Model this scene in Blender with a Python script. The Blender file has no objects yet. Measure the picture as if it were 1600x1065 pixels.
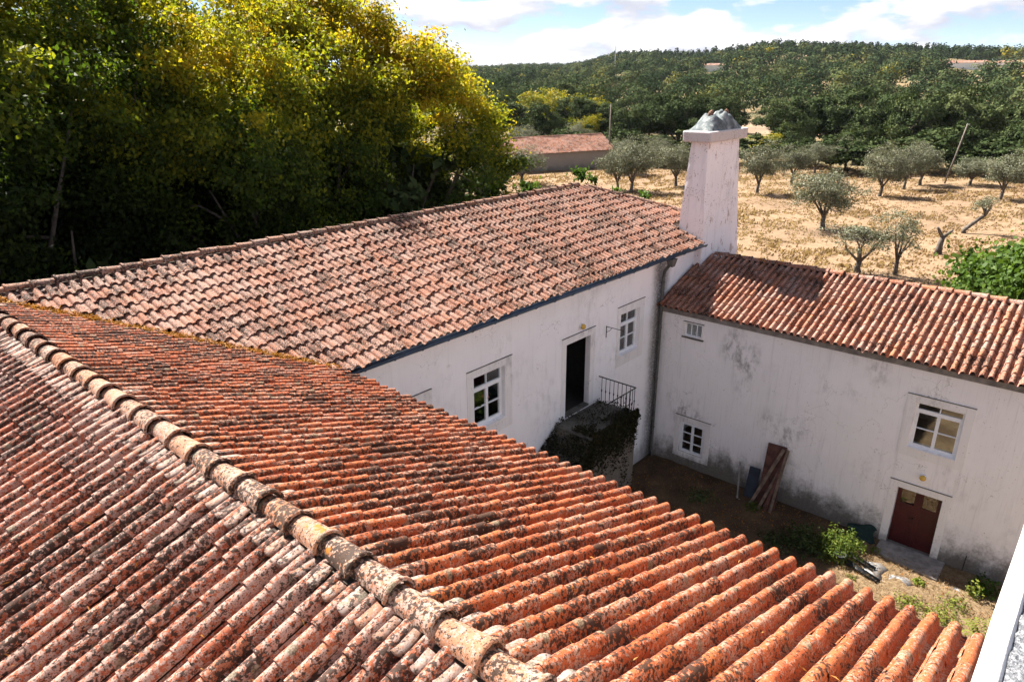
import bpy, math, random
import numpy as np
from mathutils import Matrix, Vector

rnd = random.Random(7)
npr = np.random.default_rng(7)
scene = bpy.context.scene
COL = scene.collection
R = math.radians

# ------------------------------------------------------------------ camera, sky, sun, exposure
CAM_Z = 13.03
RIGHT = Vector((0.6613, -0.7501, -0.0050)).normalized()
FWD = Vector((0.7021, 0.6206, -0.3494)).normalized()
RIGHT = (RIGHT - FWD * RIGHT.dot(FWD)).normalized()
UP = RIGHT.cross(FWD)
cam_data = bpy.data.cameras.new("camera")
cam_data.sensor_width = 36.0
cam_data.lens = 1097.9 / 1600 * 36
cam_data.clip_start = 0.05
cam_data.clip_end = 20000
cam = bpy.data.objects.new("camera", cam_data)
COL.objects.link(cam)
cam.matrix_world = Matrix(((RIGHT.x, UP.x, -FWD.x, 0), (RIGHT.y, UP.y, -FWD.y, 0),
                           (RIGHT.z, UP.z, -FWD.z, CAM_Z), (0, 0, 0, 1)))
scene.camera = cam

SUN_DIR = Vector((0.11, 0.90, 1.0)).normalized()
world = bpy.data.worlds.new("World")
scene.world = world
world.use_nodes = True
wt = world.node_tree
wt.nodes.clear()


def wn(t, **kw):
    n = wt.nodes.new(t)
    for k, v in kw.items():
        setattr(n, k, v)
    return n


def wmath(op, a, b=None, c=None, clamp=False):
    n = wn('ShaderNodeMath', operation=op, use_clamp=clamp)
    for i, v in enumerate((a, b, c)):
        if v is None:
            continue
        if isinstance(v, (int, float)):
            n.inputs[i].default_value = v
        else:
            wt.links.new(v, n.inputs[i])
    return n.outputs[0]


sky = wn('ShaderNodeTexSky', sky_type='NISHITA')
sky.sun_disc = False
sky.sun_elevation = math.asin(SUN_DIR.z)
sky.sun_rotation = math.atan2(SUN_DIR.x, SUN_DIR.y)
sky.altitude = 250
sky.air_density = 0.6
sky.dust_density = 0.1
sky.ozone_density = 2.0
tc = wn('ShaderNodeTexCoord')


def cloud_noise(offset):
    mp = wn('ShaderNodeMapping')
    mp.inputs['Scale'].default_value = (5.5, 5.5, 17.0)
    mp.inputs['Location'].default_value = offset
    wt.links.new(tc.outputs['Generated'], mp.inputs['Vector'])
    nz = wn('ShaderNodeTexNoise')
    nz.inputs['Scale'].default_value = 1.0
    nz.inputs['Detail'].default_value = 9.0
    nz.inputs['Roughness'].default_value = 0.53
    wt.links.new(mp.outputs[0], nz.inputs['Vector'])
    return nz.outputs['Fac']


CLOUD_OFF = (3.2, 6.72, 0.96)
c0 = cloud_noise(CLOUD_OFF)
c1 = cloud_noise((CLOUD_OFF[0], CLOUD_OFF[1], CLOUD_OFF[2] + 0.30))
mask = wn('ShaderNodeMapRange', interpolation_type='SMOOTHSTEP')
wt.links.new(c0, mask.inputs['Value'])
mask.inputs['From Min'].default_value = 0.49
mask.inputs['From Max'].default_value = 0.56
lit = wn('ShaderNodeMapRange', interpolation_type='SMOOTHSTEP')
wt.links.new(wmath('SUBTRACT', c0, c1), lit.inputs['Value'])
lit.inputs['From Min'].default_value = -0.10
lit.inputs['From Max'].default_value = 0.09
ccol = wn('ShaderNodeMix', data_type='RGBA')
wt.links.new(lit.outputs[0], ccol.inputs['Factor'])
ccol.inputs['A'].default_value = (2.9, 3.0, 3.45, 1)
ccol.inputs['B'].default_value = (4.7, 4.65, 4.75, 1)
smix = wn('ShaderNodeMix', data_type='RGBA')
wt.links.new(mask.outputs[0], smix.inputs['Factor'])
stint = wn('ShaderNodeMix', data_type='RGBA', blend_type='MULTIPLY')
stint.inputs['Factor'].default_value = 1.0
wt.links.new(sky.outputs[0], stint.inputs['A'])
stint.inputs['B'].default_value = (0.68, 0.64, 0.65, 1)
wt.links.new(stint.outputs['Result'], smix.inputs['A'])
wt.links.new(ccol.outputs['Result'], smix.inputs['B'])
bg = wn('ShaderNodeBackground')
bg.inputs['Strength'].default_value = 0.055
wt.links.new(smix.outputs['Result'], bg.inputs['Color'])
wo = wn('ShaderNodeOutputWorld')
wt.links.new(bg.outputs[0], wo.inputs['Surface'])

sun_data = bpy.data.lights.new("sun", 'SUN')
sun_data.energy = 4.6
sun_data.angle = R(0.53)
sun_data.color = (1.0, 0.945, 0.86)
sun = bpy.data.objects.new("sun", sun_data)
COL.objects.link(sun)
sun.rotation_euler = SUN_DIR.to_track_quat('Z', 'Y').to_euler()
sun.location = (0, 60, 80)

scene.render.engine = 'CYCLES'
scene.view_settings.view_transform = 'Standard'
scene.view_settings.look = 'None'
scene.view_settings.gamma = 1.0
scene.view_settings.exposure = 2.2
scene.view_settings.use_curve_mapping = False
scene.cycles.max_bounces = 8
scene.cycles.diffuse_bounces = 4
scene.cycles.transmission_bounces = 5
scene.cycles.transparent_max_bounces = 10
scene.cycles.use_denoising = True


# ------------------------------------------------------------------ helpers: objects
def link(o, parent=None):
    COL.objects.link(o)
    if parent is not None:
        o.parent = parent
        if parent.get('_base') is not None:
            o.matrix_parent_inverse = Matrix.Translation(-Vector(parent['_base']))
    return o


def thing(name, label, cat, loc=(0, 0, 0), group=None, world_children=True):
    e = bpy.data.objects.new(name, None)
    e.location = loc
    e.empty_display_size = 0.3
    e['label'] = label
    e['category'] = cat
    if group:
        e['group'] = group
    if world_children:
        e['_base'] = tuple(loc)
    COL.objects.link(e)
    return e


def tag(o, label, cat, group=None, kind=None):
    o['label'] = label
    o['category'] = cat
    if group:
        o['group'] = group
    if kind:
        o['kind'] = kind
    return o


def mesh_np(name, V, F, mat, attrs=None, smooth=False, uvless=True):
    """V: N x 3, F: list/array of equal-length faces (M x k) or list of arrays"""
    V = np.asarray(V, np.float32)
    me = bpy.data.meshes.new(name)
    if isinstance(F, np.ndarray):
        k = F.shape[1]
        n = F.shape[0]
        loops = F.astype(np.int32).ravel()
        starts = np.arange(n, dtype=np.int32) * k
        tot = np.full(n, k, np.int32)
    else:
        loops = np.concatenate([np.asarray(f, np.int32) for f in F])
        tot = np.array([len(f) for f in F], np.int32)
        starts = np.concatenate([[0], np.cumsum(tot)[:-1]]).astype(np.int32)
        n = len(F)
    me.vertices.add(len(V))
    me.vertices.foreach_set('co', V.ravel())
    me.loops.add(len(loops))
    me.loops.foreach_set('vertex_index', loops)
    me.polygons.add(n)
    me.polygons.foreach_set('loop_start', starts)
    me.polygons.foreach_set('loop_total', tot)
    if smooth is not False:
        if smooth is True:
            me.polygons.foreach_set('use_smooth', np.ones(n, bool))
        else:
            me.polygons.foreach_set('use_smooth', np.asarray(smooth, bool))
    me.update(calc_edges=True)
    for key, arr in (attrs or {}).items():
        a = me.attributes.new(key, 'FLOAT', 'POINT')
        a.data.foreach_set('value', np.asarray(arr, np.float32))
    if mat is not None:
        me.materials.append(mat)
    return me


def obj(name, me, parent=None, M=None):
    o = bpy.data.objects.new(name, me)
    if M is not None:
        o.matrix_basis = M
    return link(o, parent)


class MB:
    """collects simple solids of ONE part into one mesh"""

    def __init__(self):
        self.V, self.F, self.S = [], [], []

    def add(self, V, F, smooth=False):
        b = len(self.V)
        self.V += [tuple(v) for v in V]
        self.F += [tuple(b + i for i in f) for f in F]
        self.S += [smooth] * len(F)

    def box(self, x0, x1, y0, y1, z0, z1):
        self.hexa([(x0, y0, z0), (x1, y0, z0), (x1, y1, z0), (x0, y1, z0),
                   (x0, y0, z1), (x1, y0, z1), (x1, y1, z1), (x0, y1, z1)])

    def hexa(self, P):
        self.add(P, [(0, 3, 2, 1), (4, 5, 6, 7), (0, 1, 5, 4), (1, 2, 6, 5), (2, 3, 7, 6), (3, 0, 4, 7)])

    def tube(self, pts, radii, n=8, cap=True):
        pts = [Vector(p) for p in pts]
        if isinstance(radii, (int, float)):
            radii = [radii] * len(pts)
        V, F = [], []
        ref = Vector((0.31, 0.17, 0.94))
        for i, p in enumerate(pts):
            t = (pts[min(i + 1, len(pts) - 1)] - pts[max(i - 1, 0)]).normalized()
            a = t.cross(ref)
            if a.length < 1e-3:
                a = t.cross(Vector((1, 0, 0)))
            a.normalize()
            b = t.cross(a)
            for k in range(n):
                an = 2 * math.pi * k / n
                V.append(p + (a * math.cos(an) + b * math.sin(an)) * radii[i])
        for i in range(len(pts) - 1):
            for k in range(n):
                F.append((i * n + k, i * n + (k + 1) % n, (i + 1) * n + (k + 1) % n, (i + 1) * n + k))
        self.add(V, F, True)
        if cap:
            b = len(self.V) - len(V)
            self.F.append(tuple(b + k for k in reversed(range(n))))
            self.S.append(False)
            e = b + (len(pts) - 1) * n
            self.F.append(tuple(e + k for k in range(n)))
            self.S.append(False)

    def mesh(self, name, mat, bevel=0):
        return mesh_np(name, np.array(self.V), self.F, mat, smooth=self.S)

    def build(self, name, mat, parent=None, bevel=0.0):
        o = obj(name, self.mesh(name, mat), parent)
        if bevel:
            m = o.modifiers.new('bevel', 'BEVEL')
            m.width = bevel
            m.segments = 2
            m.limit_method = 'ANGLE'
            m.angle_limit = R(40)
        return o


# ------------------------------------------------------------------ helpers: materials
class NT:
    def __init__(self, name):
        self.m = bpy.data.materials.new(name)
        self.m.use_nodes = True
        self.t = self.m.node_tree
        self.t.nodes.clear()
        self.out = self.t.nodes.new('ShaderNodeOutputMaterial')

    def n(self, t, **kw):
        x = self.t.nodes.new(t)
        for k, v in kw.items():
            setattr(x, k, v)
        return x

    def l(self, a, b):
        self.t.links.new(a, b)

    def pos(self):
        if not hasattr(self, '_pos'):
            self._pos = self.n('ShaderNodeNewGeometry').outputs['Position']
        return self._pos

    def mapped(self, scale=(1, 1, 1), off=(0, 0, 0), rot=(0, 0, 0)):
        mp = self.n('ShaderNodeMapping')
        mp.inputs['Scale'].default_value = scale
        mp.inputs['Location'].default_value = off
        mp.inputs['Rotation'].default_value = rot
        self.l(self.pos(), mp.inputs['Vector'])
        return mp.outputs[0]

    def noise(self, scale, detail=5, rough=0.55, vec=None, dist=0.0):
        x = self.n('ShaderNodeTexNoise')
        x.inputs['Scale'].default_value = scale
        x.inputs['Detail'].default_value = detail
        x.inputs['Roughness'].default_value = rough
        x.inputs['Distortion'].default_value = dist
        self.l(vec if vec is not None else self.pos(), x.inputs['Vector'])
        return x.outputs['Fac']

    def vor(self, scale, vec=None, feature='F1'):
        x = self.n('ShaderNodeTexVoronoi', feature=feature)
        x.inputs['Scale'].default_value = scale
        self.l(vec if vec is not None else self.pos(), x.inputs['Vector'])
        return x

    def ss(self, v, lo, hi, a=0.0, b=1.0):
        x = self.n('ShaderNodeMapRange', interpolation_type='SMOOTHSTEP')
        self.l(v, x.inputs['Value'])
        x.inputs['From Min'].default_value = lo
        x.inputs['From Max'].default_value = hi
        x.inputs['To Min'].default_value = a
        x.inputs['To Max'].default_value = b
        return x.outputs[0]

    def math(self, op, a, b=None, c=None, clamp=False):
        x = self.n('ShaderNodeMath', operation=op, use_clamp=clamp)
        for i, v in enumerate((a, b, c)):
            if v is None:
                continue
            if isinstance(v, (int, float)):
                x.inputs[i].default_value = v
            else:
                self.l(v, x.inputs[i])
        return x.outputs[0]

    def mix(self, fac, a, b, blend='MIX'):
        x = self.n('ShaderNodeMix', data_type='RGBA', blend_type=blend)
        for s, v in (('Factor', fac), ('A', a), ('B', b)):
            if isinstance(v, (int, float)):
                x.inputs[s].default_value = v
            elif isinstance(v, tuple):
                x.inputs[s].default_value = v if len(v) == 4 else v + (1,)
            else:
                self.l(v, x.inputs[s])
        return x.outputs['Result']

    def ramp(self, fac, stops, interp='LINEAR'):
        x = self.n('ShaderNodeValToRGB')
        e = x.color_ramp.elements
        x.color_ramp.interpolation = interp
        while len(e) < len(stops):
            e.new(0.5)
        for s, (p, c) in zip(e, stops):
            s.position = p
            s.color = c + (1,) if len(c) == 3 else c
        self.l(fac, x.inputs['Fac'])
        return x.outputs['Color']

    def sep(self, v=None):
        x = self.n('ShaderNodeSeparateXYZ')
        self.l(v if v is not None else self.pos(), x.inputs[0])
        return x.outputs

    def attr(self, name):
        x = self.n('ShaderNodeAttribute')
        x.attribute_name = name
        return x.outputs['Fac']

    def bump(self, h, strength=0.3, dist=0.02):
        x = self.n('ShaderNodeBump')
        x.inputs['Strength'].default_value = strength
        x.inputs['Distance'].default_value = dist
        self.l(h, x.inputs['Height'])
        return x.outputs[0]

    def surf(self, col, rough=0.8, normal=None, spec=0.3, metal=0.0):
        b = self.n('ShaderNodeBsdfPrincipled')
        if isinstance(col, tuple):
            b.inputs['Base Color'].default_value = col + (1,)
        else:
            self.l(col, b.inputs['Base Color'])
        if isinstance(rough, (int, float)):
            b.inputs['Roughness'].default_value = rough
        else:
            self.l(rough, b.inputs['Roughness'])
        b.inputs['Specular IOR Level'].default_value = spec
        b.inputs['Metallic'].default_value = metal
        if normal is not None:
            self.l(normal, b.inputs['Normal'])
        self.l(b.outputs[0], self.out.inputs['Surface'])
        return self.m


def terracotta(name, cols, dark=0.5, pale=0.5, yellow=0.5, grey=0.5, scale=1.0, tone=(0.52, 0.47, 0.45), newer=0.0):
    k = NT(name)
    oi = k.n('ShaderNodeObjectInfo').outputs['Random']
    r = k.math('FRACT', k.math('ADD', k.attr('trnd'), oi))
    base = k.ramp(r, [(0.0, cols[0]), (0.35, cols[1]), (0.7, cols[2]), (1.0, cols[3])])
    r2 = k.math('FRACT', k.math('MULTIPLY', r, 17.31))
    # every tile has its own weathering
    v = k.n('ShaderNodeVectorMath', operation='ADD')
    k.l(k.pos(), v.inputs[0])
    cb = k.n('ShaderNodeCombineXYZ')
    k.l(k.math('MULTIPLY', r, 0.06), cb.inputs[2])
    k.l(cb.outputs[0], v.inputs[1])
    P = v.outputs[0]
    big = k.noise(1.3 * scale, 4, 0.6, P)
    base = k.mix(k.ss(k.noise(7 * scale, 5, 0.6, P), 0.40, 0.80, 0, 0.55), base, (0.60, 0.30, 0.19))
    # pale crust
    pn = k.math('ADD', k.noise(24 * scale, 7, 0.68, P), k.math('MULTIPLY', k.math('SUBTRACT', big, 0.5), 0.35))
    pn = k.math('ADD', pn, k.math('MULTIPLY', k.math('SUBTRACT', r2, 0.5), 0.07))
    base = k.mix(k.ss(pn, 0.62 - 0.13 * pale, 0.665 - 0.13 * pale, 0, 0.82), base,
                 k.mix(k.noise(40, 3, 0.6, P), (0.46, 0.37, 0.345), (0.70, 0.63, 0.585)))
    # dark lichen blotches, sharp edged
    d1 = k.math('ADD', k.noise(23 * scale, 6, 0.64, P), k.math('MULTIPLY', k.math('SUBTRACT', r2, 0.5), 0.09))
    d1 = k.math('ADD', d1, k.math('MULTIPLY', k.math('SUBTRACT', big, 0.5), -0.45))
    d1 = k.math('ADD', d1, k.math('MULTIPLY', k.math('SUBTRACT', k.noise(0.55, 3, 0.6), 0.5), 0.22))
    if newer:
        Xn, Yn, Zn = k.sep()
        nm = k.math('ADD', k.math('SUBTRACT', Xn, k.math('MULTIPLY', Yn, 0.8)), k.math('MULTIPLY', k.math('SUBTRACT', k.noise(0.5, 3), 0.5), 4.0))
        newm = k.ss(nm, 0.5, 7.0, 0, newer)
        d1 = k.math('SUBTRACT', d1, newm)
    base = k.mix(k.ss(d1, 0.67 - 0.15 * dark, 0.70 - 0.15 * dark, 0, 0.92), base,
                 k.mix(k.noise(55, 4, 0.6, P), (0.014, 0.011, 0.009), (0.085, 0.066, 0.054)))
    d2 = k.noise(70 * scale, 4, 0.6, P)
    base = k.mix(k.ss(d2, 0.71 - 0.12 * dark, 0.735 - 0.12 * dark, 0, 0.85), base, (0.035, 0.025, 0.02))
    # round grey-green lichen discs
    vo = k.vor(4.2 * scale, P)
    dd = k.math('ADD', vo.outputs['Distance'], k.math('MULTIPLY', k.noise(25, 3, 0.5, P), 0.16))
    sel = k.sep(vo.outputs['Color'])[0]
    disc = k.math('MULTIPLY', k.ss(dd, 0.26, 0.34, 1, 0), k.ss(sel, 0.86 - 0.30 * grey, 0.88 - 0.30 * grey))
    lich = k.mix(k.ss(k.noise(60, 3, 0.7, P), 0.4, 0.62), (0.16, 0.155, 0.11), (0.46, 0.45, 0.37))
    base = k.mix(k.math('MULTIPLY', disc, 0.85), base, lich)
    # ochre lichen
    yn = k.math('ADD', k.noise(3.1 * scale, 6, 0.66, P), k.math('MULTIPLY', k.math('SUBTRACT', k.noise(0.9, 2, 0.5), 0.5), 0.4))
    base = k.mix(k.ss(yn, 0.76 - 0.12 * yellow, 0.79 - 0.12 * yellow, 0, 0.9), base, (0.55, 0.25, 0.03))
    base = k.mix(1.0, base, tone, 'MULTIPLY')
    h = k.math('ADD', k.math('MULTIPLY', d1, 0.7), k.math('MULTIPLY', d2, 0.5))
    return k.surf(base, 0.86, k.bump(h, 0.5, 0.012), 0.22)


ALB = 0.72


def leafmat(name, stops, trans=0.35, var=0.25, rough=0.6, spec=0.15):
    k = NT(name)
    oi = k.n('ShaderNodeObjectInfo').outputs['Random']
    f = k.math('ADD', k.attr('lc'), k.math('MULTIPLY', k.math('SUBTRACT', oi, 0.5), var), clamp=True)
    c = k.ramp(f, [(p_, tuple(v_ * ALB for v_ in c_)) for p_, c_ in stops])
    b = k.n('ShaderNodeBsdfPrincipled')
    k.l(c, b.inputs['Base Color'])
    b.inputs['Roughness'].default_value = rough
    b.inputs['Specular IOR Level'].default_value = spec
    tr = k.n('ShaderNodeBsdfTranslucent')
    k.l(k.mix(1.0, c, (1.0, 1.0, 0.55), 'MULTIPLY'), tr.inputs['Color'])
    mx = k.n('ShaderNodeMixShader')
    mx.inputs[0].default_value = trans
    k.l(b.outputs[0], mx.inputs[1])
    k.l(tr.outputs[0], mx.inputs[2])
    k.l(mx.outputs[0], k.out.inputs['Surface'])
    return k.m


def plain(name, col, rough=0.7, var=0.15, scale=6.0, bump=0.1, spec=0.3, metal=0.0):
    k = NT(name)
    n = k.noise(scale, 5, 0.6)
    lo = tuple(c * (1 - var) for c in col)
    hi = tuple(min(1, c * (1 + var)) for c in col)
    return k.surf(k.mix(k.ss(n, 0.3, 0.7), lo, hi), rough, k.bump(k.noise(scale * 6, 4), bump, 0.01) if bump else None, spec, metal)


def stucco(name, base, streak=0.4, mould=0.5, mould_top=1.1, blot=0.3, corner=None, chips=0.0):
    k = NT(name)
    X, Y, Z = k.sep()
    col = k.mix(k.ss(k.noise(0.9, 5, 0.6), 0.3, 0.75), tuple(c * 0.95 for c in base), base)
    # vertical rain streaks
    st = k.noise(1.0, 6, 0.65, k.mapped((5.0, 5.0, 0.35)))
    col = k.mix(k.ss(st, 0.52, 0.78, 0, 0.5 * streak), col, (0.36, 0.33, 0.32))
    st2 = k.noise(1.0, 5, 0.7, k.mapped((22.0, 22.0, 0.9)))
    col = k.mix(k.math('MULTIPLY', k.ss(st2, 0.50, 0.72), k.ss(k.noise(0.7, 3, 0.5), 0.35, 0.6, 0.05, 0.32 * streak + 0.05)), col, (0.40, 0.37, 0.36))
    if chips:
        pe = k.math('ADD', k.noise(4.2, 6, 0.7, k.mapped((1, 1, 0.45))), k.math('MULTIPLY', k.noise(30, 3), 0.12))
        col = k.mix(k.ss(pe, 0.66, 0.70, 0, 0.75), col, (0.36, 0.28, 0.23))
    # hairline cracks
    vc = k.n('ShaderNodeTexVoronoi', feature='DISTANCE_TO_EDGE')
    vc.inputs['Scale'].default_value = 0.9
    wv = k.n('ShaderNodeVectorMath', operation='ADD')
    nzv = k.n('ShaderNodeTexNoise')
    nzv.inputs['Scale'].default_value = 2.2
    nzv.inputs['Detail'].default_value = 5
    k.l(k.pos(), nzv.inputs['Vector'])
    k.l(k.pos(), wv.inputs[0])
    k.l(nzv.outputs['Color'], wv.inputs[1])
    k.l(wv.outputs[0], vc.inputs['Vector'])
    col = k.mix(k.math('MULTIPLY', k.ss(vc.outputs['Distance'], 0.002, 0.007, 1, 0), k.ss(k.noise(0.8, 2), 0.5, 0.62, 0, 0.5)), col, (0.30, 0.27, 0.25))
    # grey blotches of mould
    bl = k.math('MULTIPLY', k.ss(k.noise(0.55, 3, 0.5, k.mapped((1, 1, 0.8), (3, 1.7, 4))), 0.50, 0.72),
                k.ss(k.noise(5, 7, 0.72, k.mapped((1, 1, 0.55))), 0.42, 0.66))
    col = k.mix(k.math('MULTIPLY', bl, blot), col, (0.22, 0.205, 0.20))
    # splash-back growth climbing from the soil in an uneven line
    hgt = k.math('ADD', Z, k.math('MULTIPLY', k.math('SUBTRACT', k.noise(1.1, 6, 0.7, k.mapped((1, 1, 0.6))), 0.5), 2.2))
    hgt = k.math('ADD', hgt, k.math('MULTIPLY', k.math('SUBTRACT', k.noise(9, 5, 0.7), 0.5), 0.9))
    low = k.ss(hgt, mould_top * 0.15, mould_top, 1, 0)
    col = k.mix(k.math('MULTIPLY', low, mould), col, k.mix(k.noise(12, 4), (0.05, 0.048, 0.042), (0.20, 0.17, 0.14)))
    if corner is not None:
        # black mould down the wet corner beside the downpipe
        dx = k.math('ABSOLUTE', k.math('SUBTRACT', X, corner[0]))
        e = k.math('ADD', dx, k.math('MULTIPLY', k.math('SUBTRACT', k.noise(2.2, 6, 0.7, k.mapped((1, 1, 0.5))), 0.5), 0.5))
        wet = k.math('MULTIPLY', k.ss(e, 0.12, corner[1], 1, 0), k.ss(k.noise(14, 5, 0.7), 0.30, 0.55, 0.55, 1))
        wet = k.math('MULTIPLY', wet, k.ss(Z, 7.3, 7.6, 1, 0))
        col = k.mix(k.math('MULTIPLY', wet, 0.85), col, (0.075, 0.07, 0.06))
    # chipped paint specks
    sp = k.noise(21, 3, 0.5)
    col = k.mix(k.math('MULTIPLY', k.ss(sp, 0.69 - 0.07 * chips, 0.71 - 0.07 * chips), k.ss(k.noise(1.6, 2), 0.45, 0.6)), col, (0.33, 0.30, 0.27))
    hh = k.math('ADD', k.noise(3.5, 5, 0.6), k.math('MULTIPLY', k.noise(45, 3, 0.6), 0.25))
    return k.surf(col, 0.9, k.bump(hh, 0.35, 0.02), 0.15)


def glassmat(name, tint=(0.9, 0.95, 0.95), gloss=0.10):
    k = NT(name)
    t = k.n('ShaderNodeBsdfTransparent')
    t.inputs['Color'].default_value = tint + (1,)
    g = k.n('ShaderNodeBsdfGlossy')
    g.inputs['Roughness'].default_value = 0.03
    g.inputs['Color'].default_value = (1, 1, 1, 1)
    fr = k.n('ShaderNodeFresnel')
    fr.inputs['IOR'].default_value = 1.5
    f = k.math('ADD', fr.outputs[0], gloss, clamp=True)
    mx = k.n('ShaderNodeMixShader')
    k.l(f, mx.inputs[0])
    k.l(t.outputs[0], mx.inputs[1])
    k.l(g.outputs[0], mx.inputs[2])
    k.l(mx.outputs[0], k.out.inputs['Surface'])
    return k.m


M = {}
TC_R = [(0.50, 0.13, 0.045), (0.60, 0.18, 0.06), (0.56, 0.17, 0.065), (0.66, 0.23, 0.08)]
TC_L = [(0.44, 0.13, 0.065), (0.52, 0.17, 0.085), (0.48, 0.17, 0.10), (0.56, 0.22, 0.12)]
TC_A = [(0.44, 0.20, 0.13), (0.52, 0.25, 0.16), (0.56, 0.30, 0.20), (0.58, 0.26, 0.14)]
TC_W = [(0.48, 0.18, 0.10), (0.56, 0.23, 0.13), (0.55, 0.25, 0.16), (0.60, 0.25, 0.11)]
M['tile_right'] = terracotta('terracotta_orange', TC_R, 1.15, 0.75, 0.45, 0.9, 1.1, tone=(0.55, 0.41, 0.33), newer=0.07)
M['tile_left'] = terracotta('terracotta_crusted', TC_L, 1.1, 1.12, 0.35, 1.0, 1.2, tone=(0.55, 0.455, 0.42))
M['tile_main'] = terracotta('terracotta_pale', TC_A, 1.0, 1.1, 0.15, 0.8, 1.5, tone=(0.50, 0.395, 0.35))
M['tile_wing'] = terracotta('terracotta_pink', TC_W, 0.85, 0.95, 0.40, 0.5, 1.2, tone=(0.53, 0.455, 0.42))
M['tile_ridge'] = terracotta('terracotta_ridge', [(0.52, 0.27, 0.17), (0.58, 0.32, 0.2), (0.6, 0.36, 0.24), (0.56, 0.26, 0.13)], 1.1, 1.0, 0.35, 1.2, 1.15, tone=(0.50, 0.42, 0.38))
M['tile_filler'] = terracotta('terracotta_filler', [(0.5, 0.3, 0.22), (0.55, 0.36, 0.27), (0.5, 0.36, 0.3), (0.5, 0.24, 0.14)], 0.9, 1.1, 0.5, 1.2, tone=(0.42, 0.375, 0.36))
M['deck'] = plain('roof_deck_mortar', (0.10, 0.065, 0.05), 0.95, 0.4)
M['mortar'] = plain('mortar', (0.07, 0.058, 0.05), 1.0, 0.4, 9, 0.4, 0.0)
M['wall_main'] = stucco('whitewash_main', (0.92, 0.895, 0.90), 0.28, 0.55, 1.0, 0.25, (20.45, 0.75))
M['wall_wing'] = stucco('whitewash_wing', (0.90, 0.87, 0.865), 0.55, 0.95, 1.35, 0.85)
M['wall_plain'] = stucco('whitewash_plain', (0.80, 0.78, 0.76), 0.4, 0.5, 1.0, 0.3)
M['wall_chimney'] = stucco('whitewash_chimney', (0.86, 0.82, 0.84), 0.55, 0.0, 0.5, 0.45, None, 1.0)
M['cap_render'] = stucco('weathered_cap', (0.56, 0.52, 0.52), 1.0, 0.0, 0.5, 1.2, None, 1.4)
M['wall_shed'] = stucco('bare_render', (0.30, 0.26, 0.22), 0.8, 0.5, 1.0, 0.6)
M['wall_mossy'] = stucco('mossy_render', (0.27, 0.24, 0.20), 1.0, 0.9, 6.5, 1.0)
M['trim'] = stucco('limestone_trim', (0.84, 0.81, 0.79), 0.5, 0.6, 0.7, 0.5)
M['white_paint'] = plain('white_window_paint', (0.82, 0.83, 0.85), 0.45, 0.05, 8, 0.0, 0.4)
M['glass'] = glassmat('window_glass')
M['glass_dusty'] = glassmat('dusty_glass', (0.34, 0.31, 0.28), 0.08)
M['gutter'] = plain('dark_blue_zinc', (0.045, 0.075, 0.12), 0.4, 0.3, 5, 0.1, 0.5, 0.3)
M['pipe'] = plain('grey_zinc_pipe', (0.10, 0.10, 0.095), 0.6, 0.35, 5, 0.2, 0.4, 0.2)
M['iron'] = plain('black_iron', (0.018, 0.018, 0.018), 0.6, 0.3, 12, 0.2)
M['stone'] = plain('worn_stone', (0.095, 0.088, 0.075), 0.95, 0.35, 4, 0.5)
M['concrete'] = plain('pale_concrete', (0.22, 0.20, 0.185), 0.95, 0.3, 4, 0.5)
M['interior'] = plain('interior_plaster', (0.30, 0.27, 0.23), 0.9, 0.1)
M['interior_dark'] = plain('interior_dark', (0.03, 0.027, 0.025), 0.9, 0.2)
M['floorboards'] = plain('interior_tiles', (0.16, 0.10, 0.07), 0.6, 0.2)
M['curtain'] = plain('cream_curtain', (0.55, 0.46, 0.33), 0.9, 0.15, 3)
M['lamp_amber'] = plain('amber_glass', (0.62, 0.38, 0.06), 0.25, 0.1, 8, 0.0, 0.5)
M['lamp_base'] = plain('white_plastic', (0.7, 0.7, 0.72), 0.5, 0.05)
M['bark'] = plain('bark', (0.075, 0.058, 0.045), 0.95, 0.4, 5, 0.9)
M['bark_olive'] = plain('bark_olive', (0.095, 0.080, 0.066), 0.95, 0.45, 4, 0.9)
M['plank'] = plain('weathered_plank', (0.15, 0.105, 0.075), 0.85, 0.45, 5, 0.5)
M['plank_dark'] = plain('dark_red_brown_board', (0.095, 0.040, 0.030), 0.8, 0.4, 4, 0.4)
M['bluepanel'] = plain('faded_blue_panel', (0.03, 0.036, 0.052), 0.8, 0.25, 4, 0.3)
M['post'] = plain('pole_wood', (0.17, 0.14, 0.115), 0.9, 0.3, 4, 0.5)
M['white_far'] = plain('far_whitewash', (0.8, 0.79, 0.77), 0.9, 0.08, 1)
M['dark_window'] = plain('far_window_dark', (0.04, 0.045, 0.05), 0.3, 0.1)
M['plastic_dark'] = plain('dark_grey_plastic', (0.022, 0.025, 0.028), 0.5, 0.2, 4)
M['black_pot'] = plain('black_pot', (0.02, 0.022, 0.025), 0.5, 0.2)
M['net'] = plain('green_mesh', (0.008, 0.024, 0.020), 0.8, 0.3, 20, 0.3)
M['steel'] = plain('galvanised', (0.45, 0.47, 0.5), 0.5, 0.1, 3, 0, 0.5, 0.4)

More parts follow.
